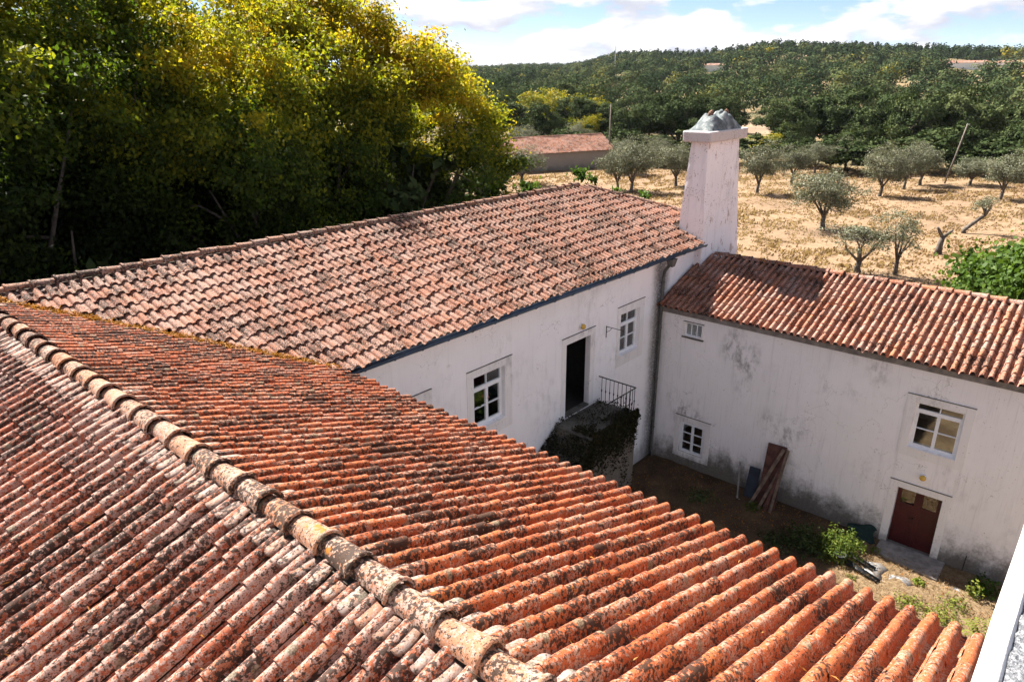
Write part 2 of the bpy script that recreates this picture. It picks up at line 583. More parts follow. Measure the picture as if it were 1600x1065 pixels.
M['leaf_lime'] = leafmat('leaf_lime', [(0.0, (0.020, 0.038, 0.006)), (0.35, (0.075, 0.125, 0.012)), (0.56, (0.27, 0.30, 0.018)),
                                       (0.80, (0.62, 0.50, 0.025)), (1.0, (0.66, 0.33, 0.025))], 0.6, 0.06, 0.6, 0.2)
M['leaf_olive'] = leafmat('leaf_olive', [(0.0, (0.070, 0.080, 0.045)), (0.5, (0.165, 0.175, 0.110)), (1.0, (0.33, 0.33, 0.225))], 0.15, 0.2)
M['leaf_oak'] = leafmat('leaf_oak', [(0.0, (0.022, 0.036, 0.011)), (0.5, (0.056, 0.084, 0.030)), (1.0, (0.145, 0.170, 0.068))], 0.12, 0.35, 0.8, 0.03)
M['leaf_yellow'] = leafmat('leaf_yellow', [(0.0, (0.08, 0.12, 0.012)), (0.5, (0.22, 0.24, 0.016)), (1.0, (0.50, 0.38, 0.02))], 0.4, 0.3)
M['leaf_fig'] = leafmat('leaf_fig', [(0.0, (0.035, 0.075, 0.012)), (0.5, (0.08, 0.15, 0.02)), (1.0, (0.17, 0.26, 0.035))], 0.4, 0.1)
M['leaf_ivy'] = leafmat('leaf_ivy', [(0.0, (0.012, 0.013, 0.006)), (0.55, (0.035, 0.036, 0.012)), (0.85, (0.075, 0.058, 0.022)), (1.0, (0.11, 0.066, 0.035))], 0.2, 0.1)
M['leaf_weed'] = leafmat('leaf_weed', [(0.0, (0.06, 0.11, 0.015)), (0.5, (0.14, 0.20, 0.03)), (1.0, (0.30, 0.32, 0.05))], 0.4, 0.2)
M['leaf_far'] = leafmat('leaf_far_wood', [(0.0, (0.026, 0.044, 0.022)), (0.45, (0.054, 0.080, 0.034)), (0.80, (0.130, 0.150, 0.062)),
                                          (0.93, (0.16, 0.16, 0.035)), (1.0, (0.34, 0.27, 0.03))], 0.08, 0.0, 0.9, 0.0)
M['straw'] = leafmat('dry_straw', [(0.0, (0.29, 0.185, 0.105)), (0.5, (0.37, 0.25, 0.150)), (1.0, (0.44, 0.32, 0.205))], 0.4, 0.0, 0.8)
M['moss_dry'] = leafmat('dry_valley_moss', [(0.0, (0.30, 0.12, 0.03)), (0.5, (0.50, 0.22, 0.045)), (1.0, (0.56, 0.32, 0.11))], 0.25, 0.0, 0.8)
M['petal'] = leafmat('orange_petals', [(0.0, (0.6, 0.2, 0.1)), (1.0, (0.75, 0.4, 0.25))], 0.3, 0.0)


# ------------------------------------------------------------------ terrain
CREST = [(-40, 950, 30), (0, 950, 31), (7.4, 950, 29.5), (9.42, 900, 27.5), (11.6, 900, 31), (14.61, 900, 33.5), (18.58, 900, 36.0), (21.51, 900, 38.0), (23.21, 900, 37.0),
         (25.81, 950, 32), (27.6, 1000, 32), (30.84, 1000, 33.5), (33.66, 1100, 36), (35.08, 1250, 33.5), (37.47, 1700, 32), (43.3, 1800, 32), (60, 1800, 30), (180, 1800, 20), (320, 950, 30)]
_ca = np.array([c[0] for c in CREST], float)
_cr = np.array([c[1] for c in CREST], float)
_ch = np.array([c[2] for c in CREST], float)


def terr(x, y):
    x = np.asarray(x, float)
    y = np.asarray(y, float)
    r = np.hypot(x, y)
    a = np.degrees(np.arctan2(y, x))
    a = np.where(a < -40, a + 360, a)
    rc = np.interp(a, _ca, _cr)
    hc = np.interp(a, _ca, _ch)
    t = np.clip((r - 240) / (rc - 240), 0, 1)
    z = hc * (t * t * (3 - 2 * t)) * 0.55 + hc * t * 0.45
    bump = 3.0 * np.sin(x / 61.0 + 1.3) * np.sin(y / 47.0) * np.clip((r - 240) / 300, 0, 1)
    z = z + bump * (1 - np.clip((r - rc * 0.8) / (rc * 0.2), 0, 1))
    z = z - np.clip(r - rc - 60, 0, 4000) * 0.02
    z = z + 0.25 * np.sin(x / 9.0) * np.sin(y / 7.0 + x / 23.0) * np.clip((np.minimum(x - 40, 60)) / 20, 0, 1) * (r < 240)
    return z


def ground_mat():
    k = NT('dry_ground')
    X, Y, Z = k.sep()
    r = k.math('SQRT', k.math('ADD', k.math('MULTIPLY', X, X), k.math('MULTIPLY', Y, Y)))
    n1 = k.noise(0.11, 6, 0.6)
    n2 = k.noise(1.6, 6, 0.65)
    straw = k.ramp(n2, [(0.25, (0.16, 0.102, 0.060)), (0.5, (0.22, 0.147, 0.090)), (0.72, (0.27, 0.188, 0.120))])
    straw = k.mix(k.ss(n1, 0.45, 0.7, 0, 0.5), straw, (0.13, 0.085, 0.055))
    wood = k.mix(k.ss(k.noise(0.05, 4), 0.35, 0.6), (0.07, 0.065, 0.03), (0.20, 0.145, 0.08))
    far = k.ss(k.math('ADD', r, k.math('MULTIPLY', n1, 40)), 125, 150)
    col = k.mix(far, straw, wood)
    return k.surf(col, 0.95, k.bump(k.noise(3.0, 6, 0.7), 0.6, 0.12), 0.1)


rad = np.concatenate([np.arange(0, 40, 4), np.arange(40, 130, 3), np.geomspace(130, 2600, 70)])
ang = np.linspace(0, 2 * math.pi, 361)[:-1]
RR, AA = np.meshgrid(rad, ang, indexing='ij')
gx, gy = RR * np.cos(AA), RR * np.sin(AA)
gz = terr(gx, gy)
V = np.stack([gx, gy, gz], -1).reshape(-1, 3)
na = len(ang)
ii, jj = np.meshgrid(np.arange(len(rad) - 1), np.arange(na), indexing='ij')
F = np.stack([ii * na + jj, (ii + 1) * na + jj, (ii + 1) * na + (jj + 1) % na, ii * na + (jj + 1) % na], -1).reshape(-1, 4)
ground = obj('ground', mesh_np('ground', V, F, ground_mat(), smooth=True))
ground['kind'] = 'structure'


def courtyard_mat():
    k = NT('courtyard_soil')
    n = k.noise(1.1, 6, 0.65)
    c = k.ramp(n, [(0.3, (0.032, 0.021, 0.014)), (0.55, (0.075, 0.048, 0.028)), (0.75, (0.15, 0.10, 0.055))])
    dead = k.ss(k.noise(26, 4, 0.7), 0.55, 0.66)
    c = k.mix(dead, c, k.mix(k.noise(60, 2), (0.10, 0.055, 0.025), (0.22, 0.14, 0.075)))
    X, Y, Z = k.sep()
    dry = k.ss(k.math('SUBTRACT', k.math('MULTIPLY', k.noise(0.8, 4), 4.0), Y), -2.6, -1.0)
    c = k.mix(k.math('MULTIPLY', dry, 0.75), c, k.mix(n2g(k), (0.14, 0.09, 0.048), (0.25, 0.185, 0.11)))
    return k.surf(c, 0.95, k.bump(k.noise(14, 6, 0.7), 0.7, 0.05), 0.1)


def n2g(k):
    return k.ss(k.noise(9, 6, 0.7), 0.35, 0.68)


xs = np.linspace(7, 20.5, 60)
ys = np.linspace(-14, 11.35, 110)
XX, YY = np.meshgrid(xs, ys, indexing='ij')
ZZ = 0.06 + 0.03 * np.sin(XX * 2.3) * np.sin(YY * 1.9) + npr.normal(0, 0.012, XX.shape)
V = np.stack([XX, YY, ZZ], -1).reshape(-1, 3)
nb = len(ys)
ii, jj = np.meshgrid(np.arange(len(xs) - 1), np.arange(nb - 1), indexing='ij')
F = np.stack([ii * nb + jj, (ii + 1) * nb + jj, (ii + 1) * nb + jj + 1, ii * nb + jj + 1], -1).reshape(-1, 4)
court = obj('courtyard_ground', mesh_np('courtyard_ground', V, F, courtyard_mat(), smooth=True))
court['kind'] = 'structure'


# ------------------------------------------------------------------ roof tiles (roll-and-pan clay tiles)
PITCH_W, EXPO, TLEN = 0.211, 0.365, 0.43


def tile_profile(n=7, fat=False):
    if fat:
        p = [(0.000, 0.012), (0.014, -0.016), (0.070, -0.016)]
        cx, rx, ry = 0.1435, 0.062, 0.082
    else:
        p = [(0.000, 0.020), (0.010, 0.008), (0.072, 0.008)]
        cx, rx, ry = 0.1475, 0.067, 0.064
    for i in range(n + 1):
        t = math.pi * (1 - i / n)
        p.append((cx + rx * math.cos(t), 0.012 + ry * math.sin(t)))
    return p


def tile_geom(seed, n=7, fat=False, lo=0.030):
    q = random.Random(seed)
    prof = tile_profile(n, fat)
    cx = 0.1435 if fat else 0.1475
    m = len(prof)
    V, F, S = [], [], []
    tk = 0.013
    wid = 1 + q.uniform(-0.02, 0.02)
    for (yy, hh, sc) in ((0.0, lo, 1.03), (TLEN, 0.002, 0.95)):
        for (u, h) in prof:
            uu = cx + (u - cx) * sc * wid if u > 0.05 else u
            V.append((uu, yy, h * sc + hh))
    for i in range(m - 1):
        F.append((i, i + 1, m + i + 1, m + i))
        S.append(True)
    r0_ = len(V)
    V += V[:m]
    b = len(V)
    for (u, h) in prof:            # broken, uneven lower rim
        V.append((u * 0.985 + 0.0015, 0.0 + q.uniform(-0.002, 0.002), h * 0.95 + lo - tk))
    for i in range(m - 1):
        V_a = (b + i, b + i + 1, r0_ + i + 1, r0_ + i)
        F.append(V_a)
        S.append(False)
    return np.array(V), F, S


TILE_S = {'flat': [tile_geom(s, 7, False, 0.042) for s in range(5)], 'fat': [tile_geom(s, 8, True, 0.025) for s in range(5)]}


def tile_meshes(mat, key, G):
    return [mesh_np('tile_' + key, g[0], g[1], mat, smooth=g[2]) for g in G]


def px_size(p):
    d = Vector(p) - Vector((0, 0, CAM_Z))
    dep = d.dot(FWD)
    if dep < 0.3:
        return 0, 0, 0
    return 1097.9 / dep, 800 + 1097.9 * d.dot(RIGHT) / dep, 532.5 - 1097.9 * d.dot(UP) / dep


class Tiling:
    """gathers every tile of one roof, then splits it into single tiles and the joined rest"""

    def __init__(self, style='fat'):
        self.items = []
        self.G = TILE_S[style]

    def slope(self, O, a, s, L, W, keep, mats, first=0.0, far=False, sag=0.0):
        """O: lower corner, a: unit along eave, s: unit up-slope, L: eave length, W: slope length"""
        O, a, s = Vector(O), Vector(a).normalized(), Vector(s).normalized()
        nrm = a.cross(s)
        for i in range(int(L / PITCH_W)):
            rowu = rnd.gauss(0, 0.004)
            rowv = rnd.gauss(0, 0.022)
            for j in range(int(W / EXPO) + 1):
                u = i * PITCH_W + rowu
                v = j * EXPO + rowv - first
                if v > W - 0.12:
                    continue
                v = min(v, W - 0.07 - TLEN)
                c = O + a * (u + 0.1) + s * (v + EXPO / 2)
                if not keep(c.x, c.y):
                    continue
                h = rnd.gauss(0, 0.0035)
                if sag:
                    h += sag * math.sin(u * 0.9 + 1.0) * math.sin(v * 1.1) - 0.4 * sag
                p = O + a * (u + rnd.gauss(0, 0.004)) + s * (v + rnd.gauss(0, 0.012) - (0.05 if rnd.random() < 0.03 else 0)) + nrm * h
                R3 = Matrix((a, s, nrm)).transposed()
                J = Matrix.Rotation(rnd.gauss(0, R(0.9)), 3, 'Z') @ Matrix.Rotation(rnd.gauss(0, R(0.4)), 3, 'X') @ Matrix.Rotation(rnd.gauss(0, R(0.8)), 3, 'Y')
                Mx = Matrix.Translation(p) @ (R3 @ J).to_4x4()
                size, sx, sy = px_size(c)
                vis = -20 < sx < 1620 and -20 < sy < 1085
                self.items.append((size if vis else 0, Mx, mats, rnd.randrange(5)))

    def finish(self, roof, limit=300, name='tile'):
        self.items.sort(key=lambda t: -t[0])
        single, rest = self.items[:limit], self.items[limit:]
        cache = {}
        for size, Mx, mat, g in single:
            if mat.name not in cache:
                cache[mat.name] = tile_meshes(mat, mat.name, self.G)
            obj(name, cache[mat.name][g], roof, Mx)
        groups = {}
        for it in rest:
            groups.setdefault(it[2].name, (it[2], []))[1].append(it)
        mats = [g[0] for g in groups.values()]
        VV, FF, SS, RN, MI = [], [], [], [], []
        base = 0
        for mi, (mat, its) in enumerate(groups.values()):
            for size, Mx, _, g in its:
                V, Fc, S = self.G[g]
                A = np.array(Mx)
                VV.append(V @ A[:3, :3].T + A[:3, 3])
                FF += [tuple(base + q for q in f) for f in Fc]
                SS += S
                MI += [mi] * len(Fc)
                RN.append(np.full(len(V), rnd.random()))
                base += len(V)
        if not VV:
            return
        me = mesh_np('tiling', np.concatenate(VV), FF, None, {'trnd': np.concatenate(RN)}, smooth=SS)
        for m in mats:
            me.materials.append(m)
        me.polygons.foreach_set('material_index', np.array(MI, np.int32))
        o = obj('tiling', me, roof)
        o['kind'] = 'stuff'


def cap_geom(L=0.52, r0=0.150, r1=0.105, n=10, seed=0, drop=0.0):
    """ridge tile: tapered half round with a thick flared rim at the wide end (y=0)"""
    q = random.Random(seed)
    rings = [(0.0, r0 * 1.05), (0.032, r0 * 1.05), (0.055, r0 * 0.93), (L * 0.55, (r0 + r1) * 0.485), (L, r1)]
    V, F, S = [], [], []
    a0 = -drop
    for (y, r) in rings:
        for i in range(n + 1):
            t = a0 + (math.pi - 2 * a0) * i / n
            w = 1 + q.uniform(-0.012, 0.012)
            V.append((r * math.cos(t) * w, y, r * math.sin(t) * w * 0.92))
    m = n + 1
    for k in range(len(rings) - 1):
        for i in range(n):
            F.append((k * m + i, k * m + i + 1, (k + 1) * m + i + 1, (k + 1) * m + i))
            S.append(True)
    b = len(V)
    for i in range(n + 1):
        t = a0 + (math.pi - 2 * a0) * i / n
        V.append(((r0 - 0.018) * math.cos(t), 0.0, (r0 - 0.018) * math.sin(t) * 0.92))
    for i in range(n):
        F.append((i, b + i, b + i + 1, i + 1))
        S.append(False)
    b2 = len(V)
    for i in range(n + 1):
        t = a0 + (math.pi - 2 * a0) * i / n
        V.append(((r0 - 0.03) * math.cos(t), 0.2, (r0 - 0.03) * math.sin(t) * 0.92))
    for i in range(n):
        F.append((b + i, b2 + i, b2 + i + 1, b + i + 1))
        S.append(True)
    return np.array(V), F, S


def lay_caps(roof, p0, p1, mat, step=0.46, r0=0.15, r1=0.105, name='ridge_tile', lift=0.03):
    """ridge tiles from p0 to p1, wide ends facing p0"""
    p0, p1 = Vector(p0), Vector(p1)
    d = (p1 - p0)
    n = max(1, int(d.length / step))
    d.normalize()
    side = d.cross(Vector((0, 0, 1))).normalized()
    up = side.cross(d)
    mes = []
    for s in range(4):
        V, F, S = cap_geom(step + 0.06, r0, r1, 10, s)
        mes.append(mesh_np('ridge_tile', V, F, mat, smooth=S))
    R3 = Matrix((side, d, up)).transposed()
    for i in range(n):
        p = p0 + d * (i * step + rnd.gauss(0, 0.008)) + up * (lift + rnd.gauss(0, 0.006)) + side * rnd.gauss(0, 0.006)
        J = Matrix.Rotation(rnd.gauss(0, R(1.6)), 3, 'Z') @ Matrix.Rotation(R(-2.0) + rnd.gauss(0, R(0.7)), 3, 'X') @ Matrix.Rotation(rnd.gauss(0, R(2.5)), 3, 'Y')
        obj(name, mes[rnd.randrange(4)], roof, Matrix.Translation(p) @ (R3 @ J).to_4x4())


def slab(name, poly, th, mat, parent):
    """thin closed slab under a planar polygon (top face given)"""
    n = len(poly)
    V = [tuple(p) for p in poly] + [(p[0], p[1], p[2] - th) for p in poly]
    F = [tuple(range(n)), tuple(reversed(range(n, 2 * n)))]
    F += [(i, n + i, n + (i + 1) % n, (i + 1) % n) for i in range(n)]
    return obj(name, mesh_np(name, np.array(V), F, mat), parent)


# ---- roof figures (metres). Three wings round the courtyard, axes square to the world
Z_EA, Z_RA = 7.60, 9.29          # main wing and near wing: eave and ridge of the deck
YE_A, YR_A = 11.02, 15.55        # main wing eave / ridge in y
XE_F, XR_F = 7.32, 2.68          # near wing eave / ridge in x
RISE = Z_RA - Z_EA
TOWER_Y = 0.03


# ------------------------------------------------------------------ walls with openings
class Frame:
    """a wall plane: u along the wall (rightwards as seen), z up, d outwards"""

    def __init__(self, kind, plane):
        self.k, self.p = kind, plane

    def P(self, u, z, d=0.0):
        if self.k == 'A':            # faces -Y, u = x
            return (u, self.p - d, z)
        return (self.p - d, -u, z)   # 'R': faces -X, u = -y

    def box(self, mb, u0, u1, z0, z1, d0, d1):
        P = self.P
        mb.hexa([P(u0, z0, d1), P(u1, z0, d1), P(u1, z0, d0), P(u0, z0, d0),
                 P(u0, z1, d1), P(u1, z1, d1), P(u1, z1, d0), P(u0, z1, d0)])


FA = Frame('A', 11.37)
FR = Frame('R', 20.51)


def wall_with_holes(fr, u0, u1, z0, z1, holes, th, mat, parent, name='wall'):
    us = sorted({u0, u1} | {h[0] for h in holes} | {h[1] for h in holes})
    zs = sorted({z0, z1} | {h[2] for h in holes} | {h[3] for h in holes})
    V, F = [], []

    def quad(a, b, c, d):
        k = len(V)
        V.extend((a, b, c, d))
        F.append((k, k + 1, k + 2, k + 3))
    inside = lambda u, z: any(h[0] < u < h[1] and h[2] < z < h[3] for h in holes)
    P = fr.P
    for i in range(len(us) - 1):
        for j in range(len(zs) - 1):
            if inside((us[i] + us[i + 1]) / 2, (zs[j] + zs[j + 1]) / 2):
                continue
            for d, flip in ((0, False), (-th, True)):
                q = [P(us[i], zs[j], d), P(us[i + 1], zs[j], d), P(us[i + 1], zs[j + 1], d), P(us[i], zs[j + 1], d)]
                quad(*(q[::-1] if flip else q))
    for (a, b, c, d) in holes:
        quad(P(a, c), P(a, d), P(a, d, -th), P(a, c, -th))
        quad(P(b, d), P(b, c), P(b, c, -th), P(b, d, -th))
        quad(P(a, c), P(a, c, -th), P(b, c, -th), P(b, c))
        quad(P(a, d), P(b, d), P(b, d, -th), P(a, d, -th))
    quad(P(u0, z0), P(u0, z1), P(u0, z1, -th), P(u0, z0, -th))
    quad(P(u1, z1), P(u1, z0), P(u1, z0, -th), P(u1, z1, -th))
    quad(P(u0, z1), P(u1, z1), P(u1, z1, -th), P(u0, z1, -th))
    return obj(name, mesh_np(name, np.array(V), F, mat), parent)


def surround(fr, outer, inner, parent, d=0.018, full=True):
    o, i = outer, inner
    mb = MB()
    e = 0.004
    fr.box(mb, o[0], i[0] - e, o[2], o[3], -0.05, d)
    fr.box(mb, i[1] + e, o[1], o[2], o[3], -0.05, d)
    fr.box(mb, i[0] - e, i[1] + e, i[3] + e, o[3], -0.05, d - 0.002)
    if full:
        fr.box(mb, i[0] - e, i[1] + e, o[2], i[2] - e, -0.05, d - 0.002)
    s = mb.build('surround', M['trim'], parent, 0.006)
    # narrow drip ledge over the head
    l = MB()
    fr.box(l, o[0] - 0.005, o[1] + 0.005, o[3] + 0.001, o[3] + 0.014, -0.03, d + 0.014)
    l.build('ledge', M['stone'], s)
    return s


def window(fr, r, parent, depth=-0.10, transom=None, bars=(), leaves=2, fw=0.055, top_split=True, sill=True):
    u0, u1, z0, z1 = r
    mb = MB()
    d0, d1 = depth - 0.05, depth
    fr.box(mb, u0, u0 + fw, z0, z1, d0, d1)
    fr.box(mb, u1 - fw, u1, z0, z1, d0, d1)
    fr.box(mb, u0 + fw, u1 - fw, z0, z0 + fw, d0, d1 - 0.002)
    fr.box(mb, u0 + fw, u1 - fw, z1 - fw, z1, d0, d1 - 0.002)
    zt = z1 - fw
    panes = []
    um = (u0 + u1) / 2
    if transom:
        fr.box(mb, u0 + fw, u1 - fw, transom - 0.035, transom + 0.035, d0, d1 + 0.012)
        if top_split:
            fr.box(mb, um - 0.014, um + 0.014, transom + 0.035, z1 - fw, d0, d1 - 0.006)
            panes += [(u0 + fw, um - 0.014, transom + 0.035, z1 - fw), (um + 0.014, u1 - fw, transom + 0.035, z1 - fw)]
        zt = transom - 0.035
    n = leaves
    wleaf = (u1 - u0 - 2 * fw) / n
    st = 0.042
    for i in range(n):
        a = u0 + fw + i * wleaf
        b = a + wleaf
        fr.box(mb, a + 0.001, a + st, z0 + fw, zt, d0, d1 + 0.008)
        fr.box(mb, b - st, b - 0.001, z0 + fw, zt, d0, d1 + 0.008)
        fr.box(mb, a + st, b - st, z0 + fw, z0 + fw + st, d0, d1 + 0.006)
        fr.box(mb, a + st, b - st, zt - st, zt, d0, d1 + 0.006)
        zz = [z0 + fw + st] + list(bars) + [zt - st]
        for bz in bars:
            fr.box(mb, a + st, b - st, bz - 0.012, bz + 0.012, d0 + 0.01, d1 + 0.002)
        for k in range(len(zz) - 1):
            panes.append((a + st, b - st, zz[k] + (0.012 if k else 0), zz[k + 1] - (0.012 if k < len(zz) - 2 else 0)))
    w = mb.build('window', M['white_paint'], parent)
    for (a, b, c, d) in panes:
        p = MB()
        fr.box(p, a - 0.004, b + 0.004, c - 0.004, d + 0.004, depth - 0.032, depth - 0.026)
        p.build('pane', M['glass'], w)
    if sill:
        s = MB()
        fr.box(s, u0 - 0.03, u1 + 0.03, z0 - 0.045, z0 - 0.003, depth - 0.05, 0.045)
        s.build('sill', M['trim'], w, 0.006)
    return w


def wall_lamp(fr, u, z, parent):
    b = MB()
    pts = [fr.P(u, z, d) for d in (0.0, 0.03, 0.05)]
    b.tube(pts, [0.085, 0.085, 0.07], 14)
    o = b.build('wall_lamp', M['lamp_base'], parent)
    g = MB()
    ring = [(0.05, 0.075), (0.09, 0.085), (0.13, 0.07), (0.155, 0.035), (0.16, 0.005)]
    g.tube([fr.P(u, z - 0.012, d) for d, _ in ring], [r for _, r in ring], 14)
    g.build('amber_globe', M['lamp_amber'], o)


# ================================================================== MAIN WING (far side of the courtyard)
house_a = thing('main_wing', 'long white house wing with open upper door, pale tiled roof and big chimney', 'house', (15.0, 11.37, 0))
XA0, XA1 = -1.5, 25.6
HOLES_A = [(11.40, 12.55, 4.58, 6.04), (18.06, 19.18, 4.63, 6.03), (15.23, 16.43, 3.50, 5.82), (8.60, 9.78, 4.58, 6.04)]
wall_with_holes(FA, 6.9, XA1, -0.1, 7.47, HOLES_A, 0.17, M['wall_main'], house_a)
mb = MB()
mb.box(XA0, 6.9, 19.6, 20.05, -0.1, 7.47)
mb.box(6.9, XA1, 19.6, 20.05, -0.1, 7.47)
mb.box(XA1 - 0.45, XA1, 11.55, 19.6, -0.1, 7.47)
mb.build('wall', M['wall_plain'], house_a)
mb = MB()
mb.box(7.0, 25.1, 11.55, 19.58, 3.30, 3.50)
mb.build('floor', M['interior_dark'], house_a)
mb = MB()
mb.box(7.0, 25.1, 15.5, 15.62, 3.5, 7.4)
for x in (13.6, 17.3):
    mb.box(x, x + 0.12, 11.56, 15.5, 3.5, 7.4)
mb.build('inner_wall', M['interior_dark'], house_a)

for (hole, out) in ((HOLES_A[0], (11.157, 12.845, 4.235, 6.255)), (HOLES_A[1], (17.86, 19.46, 4.27, 6.30)), (HOLES_A[3], (8.33, 9.995, 4.235, 6.25))):
    surround(FA, out, hole, house_a)
    window(FA, hole, house_a, -0.10, transom=hole[3] - 0.385, bars=(hole[2] + 0.53,))
surround(FA, (15.01, 16.66, 3.50, 6.04), HOLES_A[2], house_a, full=False)
mb = MB()
FA.box(mb, 15.235, 16.425, 3.50, 3.56, -0.17, 0.03)
mb.build('threshold', M['stone'], house_a, 0.008)
wall_lamp(FA, 15.92, 6.24, house_a)
# wrought iron bracket
mb = MB()
mb.tube([FA.P(17.26, 5.86, 0.0), FA.P(17.26, 5.86, 0.60)], 0.011, 6)
mb.tube([FA.P(17.26, 5.50, 0.01), FA.P(17.26, 5.88, 0.01)], 0.012, 6)
mb.tube([FA.P(17.26, 5.68, 0.01), FA.P(17.26, 5.74, 0.12), FA.P(17.26, 5.84, 0.20)], 0.008, 6)
mb.tube([FA.P(17.26, 5.86, 0.60), FA.P(17.26, 5.82, 0.62)], 0.014, 6)
mb.build('iron_bracket', M['iron'], house_a)

# roof of the main wing
XH = 25.95                                     # hip end eave
hx = XH - (YR_A - YE_A)                        # ridge end in x
YB = YR_A + (YR_A - YE_A)                      # back eave
roof_a = obj('roof', mesh_np('roof', np.array([(XR_F, YR_A, Z_RA - 0.02), (hx, YR_A, Z_RA - 0.02), (22.62, YR_A - (22.62 - hx), Z_RA - 0.02 - RISE * (22.62 - hx) / (YR_A - YE_A)),
                                               (22.62, YE_A + 0.06, Z_EA), (XE_F, YE_A + 0.06, Z_EA),
                                               (hx, YR_A, Z_RA - 0.02), (XH, YB, Z_EA), (XR_F - (XE_F - XR_F), YB, Z_EA), (XH, YE_A + 1.1, Z_EA), (22.62, YE_A + 1.1, Z_EA + RISE * 1.1 / (YR_A - YE_A) - 0.02)]),
                                    [(4, 3, 2, 1, 0), (0, 5, 6, 7), (5, 2, 9, 8, 6)], M['deck']), house_a)
tl = Tiling('flat')
slA = Vector((0, YR_A - YE_A, RISE)).normalized()
WA = math.hypot(YR_A - YE_A, RISE)


def keep_a(x, y):
    if x + y < XE_F + YE_A - 0.02:
        return False
    if x > hx and (x - hx) > (YR_A - y) + 0.05:
        return False
    if x > 22.5 and y < 12.25:
        return False
    return y < YR_A - 0.02


tl.slope((XR_F, YE_A, Z_EA + 0.015), (1, 0, 0), slA, 23.2, WA, keep_a, M['tile_main'], 0.06)
# hip-end slope and back slope
slH = Vector((-(XH - hx), 0, RISE)).normalized()
tl.slope((XH, YE_A, Z_EA + 0.015), (0, 1, 0), slH, YB - YE_A, WA,
         lambda x, y: (x - hx) > abs(YR_A - y) - 0.02 and not (y < 12.2 and x < 25.7), M['tile_main'])
tl.finish(roof_a, 300)
lay_caps(roof_a, (XR_F + 0.1, YR_A, Z_RA + 0.02), (hx, YR_A, Z_RA + 0.02), M['tile_ridge'], 0.42, 0.125, 0.10, lift=0.05)
hipn = Vector((hx, YR_A, Z_RA + 0.02))
lay_caps(roof_a, (24.55, YR_A - (24.55 - hx), Z_RA + 0.02 - RISE * (24.55 - hx) / (YR_A - YE_A)), tuple(hipn), M['tile_ridge'], 0.42, 0.125, 0.10, 'hip_tile', 0.05)

# gutter along the eave, with straps
mb = MB()
g = []
for i in range(9):
    t = math.pi * i / 8
    g.append((-0.085 * math.cos(t), -0.085 * math.sin(t)))
V, F = [], []
for x in (7.42, 22.75):
    for (a, b) in g:
        V.append((x, YE_A - 0.02 + a, Z_EA - 0.035 + b * 1.15))
    for (a, b) in g:
        V.append((x, YE_A - 0.02 + a * 0.93, Z_EA - 0.033 + b * 1.07))
for i in range(8):
    F.append((i, i + 1, 18 + i + 1, 18 + i))
    F.append((9 + i + 1, 9 + i, 27 + i, 27 + i + 1))
    F.append((i, 9 + i, 10 + i, i + 1))
    F.append((18 + i + 1, 18 + 10 + i, 18 + 9 + i, 18 + i))
F += [(0, 18, 27, 9), (8, 17, 35, 26)]
gut = obj('gutter', mesh_np('gutter', np.array(V), F, M['gutter'], smooth=True), house_a)
for k in range(20):
    x = 7.9 + k * 0.78
    s = MB()
    s.tube([(x, YE_A - 0.02 - 0.092 * math.cos(math.pi * i / 6), Z_EA - 0.035 - 0.105 * math.sin(math.pi * i / 6)) for i in range(7)] + [(x, 11.36, Z_EA - 0.17)], 0.011, 5)
    s.build('strap', M['gutter'], gut)
mb = MB()
FA.box(mb, 7.3, 22.6, 7.30, 7.475, -0.05, 0.10)
FA.box(mb, 7.3, 22.6, 7.475, 7.56, -0.05, 0.24)
mb.build('cornice', M['trim'], house_a)
# downpipe with hopper in the corner
mb = MB()
mb.tube([(20.42, YE_A - 0.02, Z_EA - 0.10), (20.42, YE_A - 0.02, 7.34), (20.40, 11.22, 7.02), (20.39, 11.25, 6.8), (20.385, 11.25, 3.0), (20.38, 11.25, 0.25), (20.34, 11.16, 0.08)], 0.055, 10)
pipe = mb.build('downpipe', M['pipe'], house_a)
mb = MB()
mb.hexa([(20.33, 10.93, 7.20), (20.51, 10.93, 7.20), (20.51, 11.09, 7.20), (20.33, 11.09, 7.20),
         (20.26, 10.88, 7.46), (20.58, 10.88, 7.46), (20.58, 11.13, 7.46), (20.26, 11.13, 7.46)])
mb.build('hopper', M['pipe'], pipe)
for z in (1.2, 3.1, 5.0, 6.6):
    mb = MB()
    mb.tube([(20.385, 11.25, z), (20.385, 11.25, z + 0.05)], 0.066, 10)
    mb.build('pipe_clip', M['pipe'], pipe)

# chimney
CH0 = [(22.66, 11.08), (25.60, 11.08), (25.60, 12.14), (22.66, 12.14)]
CH1 = [(22.60, 11.16), (24.98, 11.16), (24.98, 11.78), (22.60, 11.78)]


def frustum(mb, A, za, B, zb, n=1):
    mb.hexa([(A[0][0], A[0][1], za), (A[1][0], A[1][1], za), (A[2][0], A[2][1], za), (A[3][0], A[3][1], za),
             (B[0][0], B[0][1], zb), (B[1][0], B[1][1], zb), (B[2][0], B[2][1], zb), (B[3][0], B[3][1], zb)])


mb = MB()
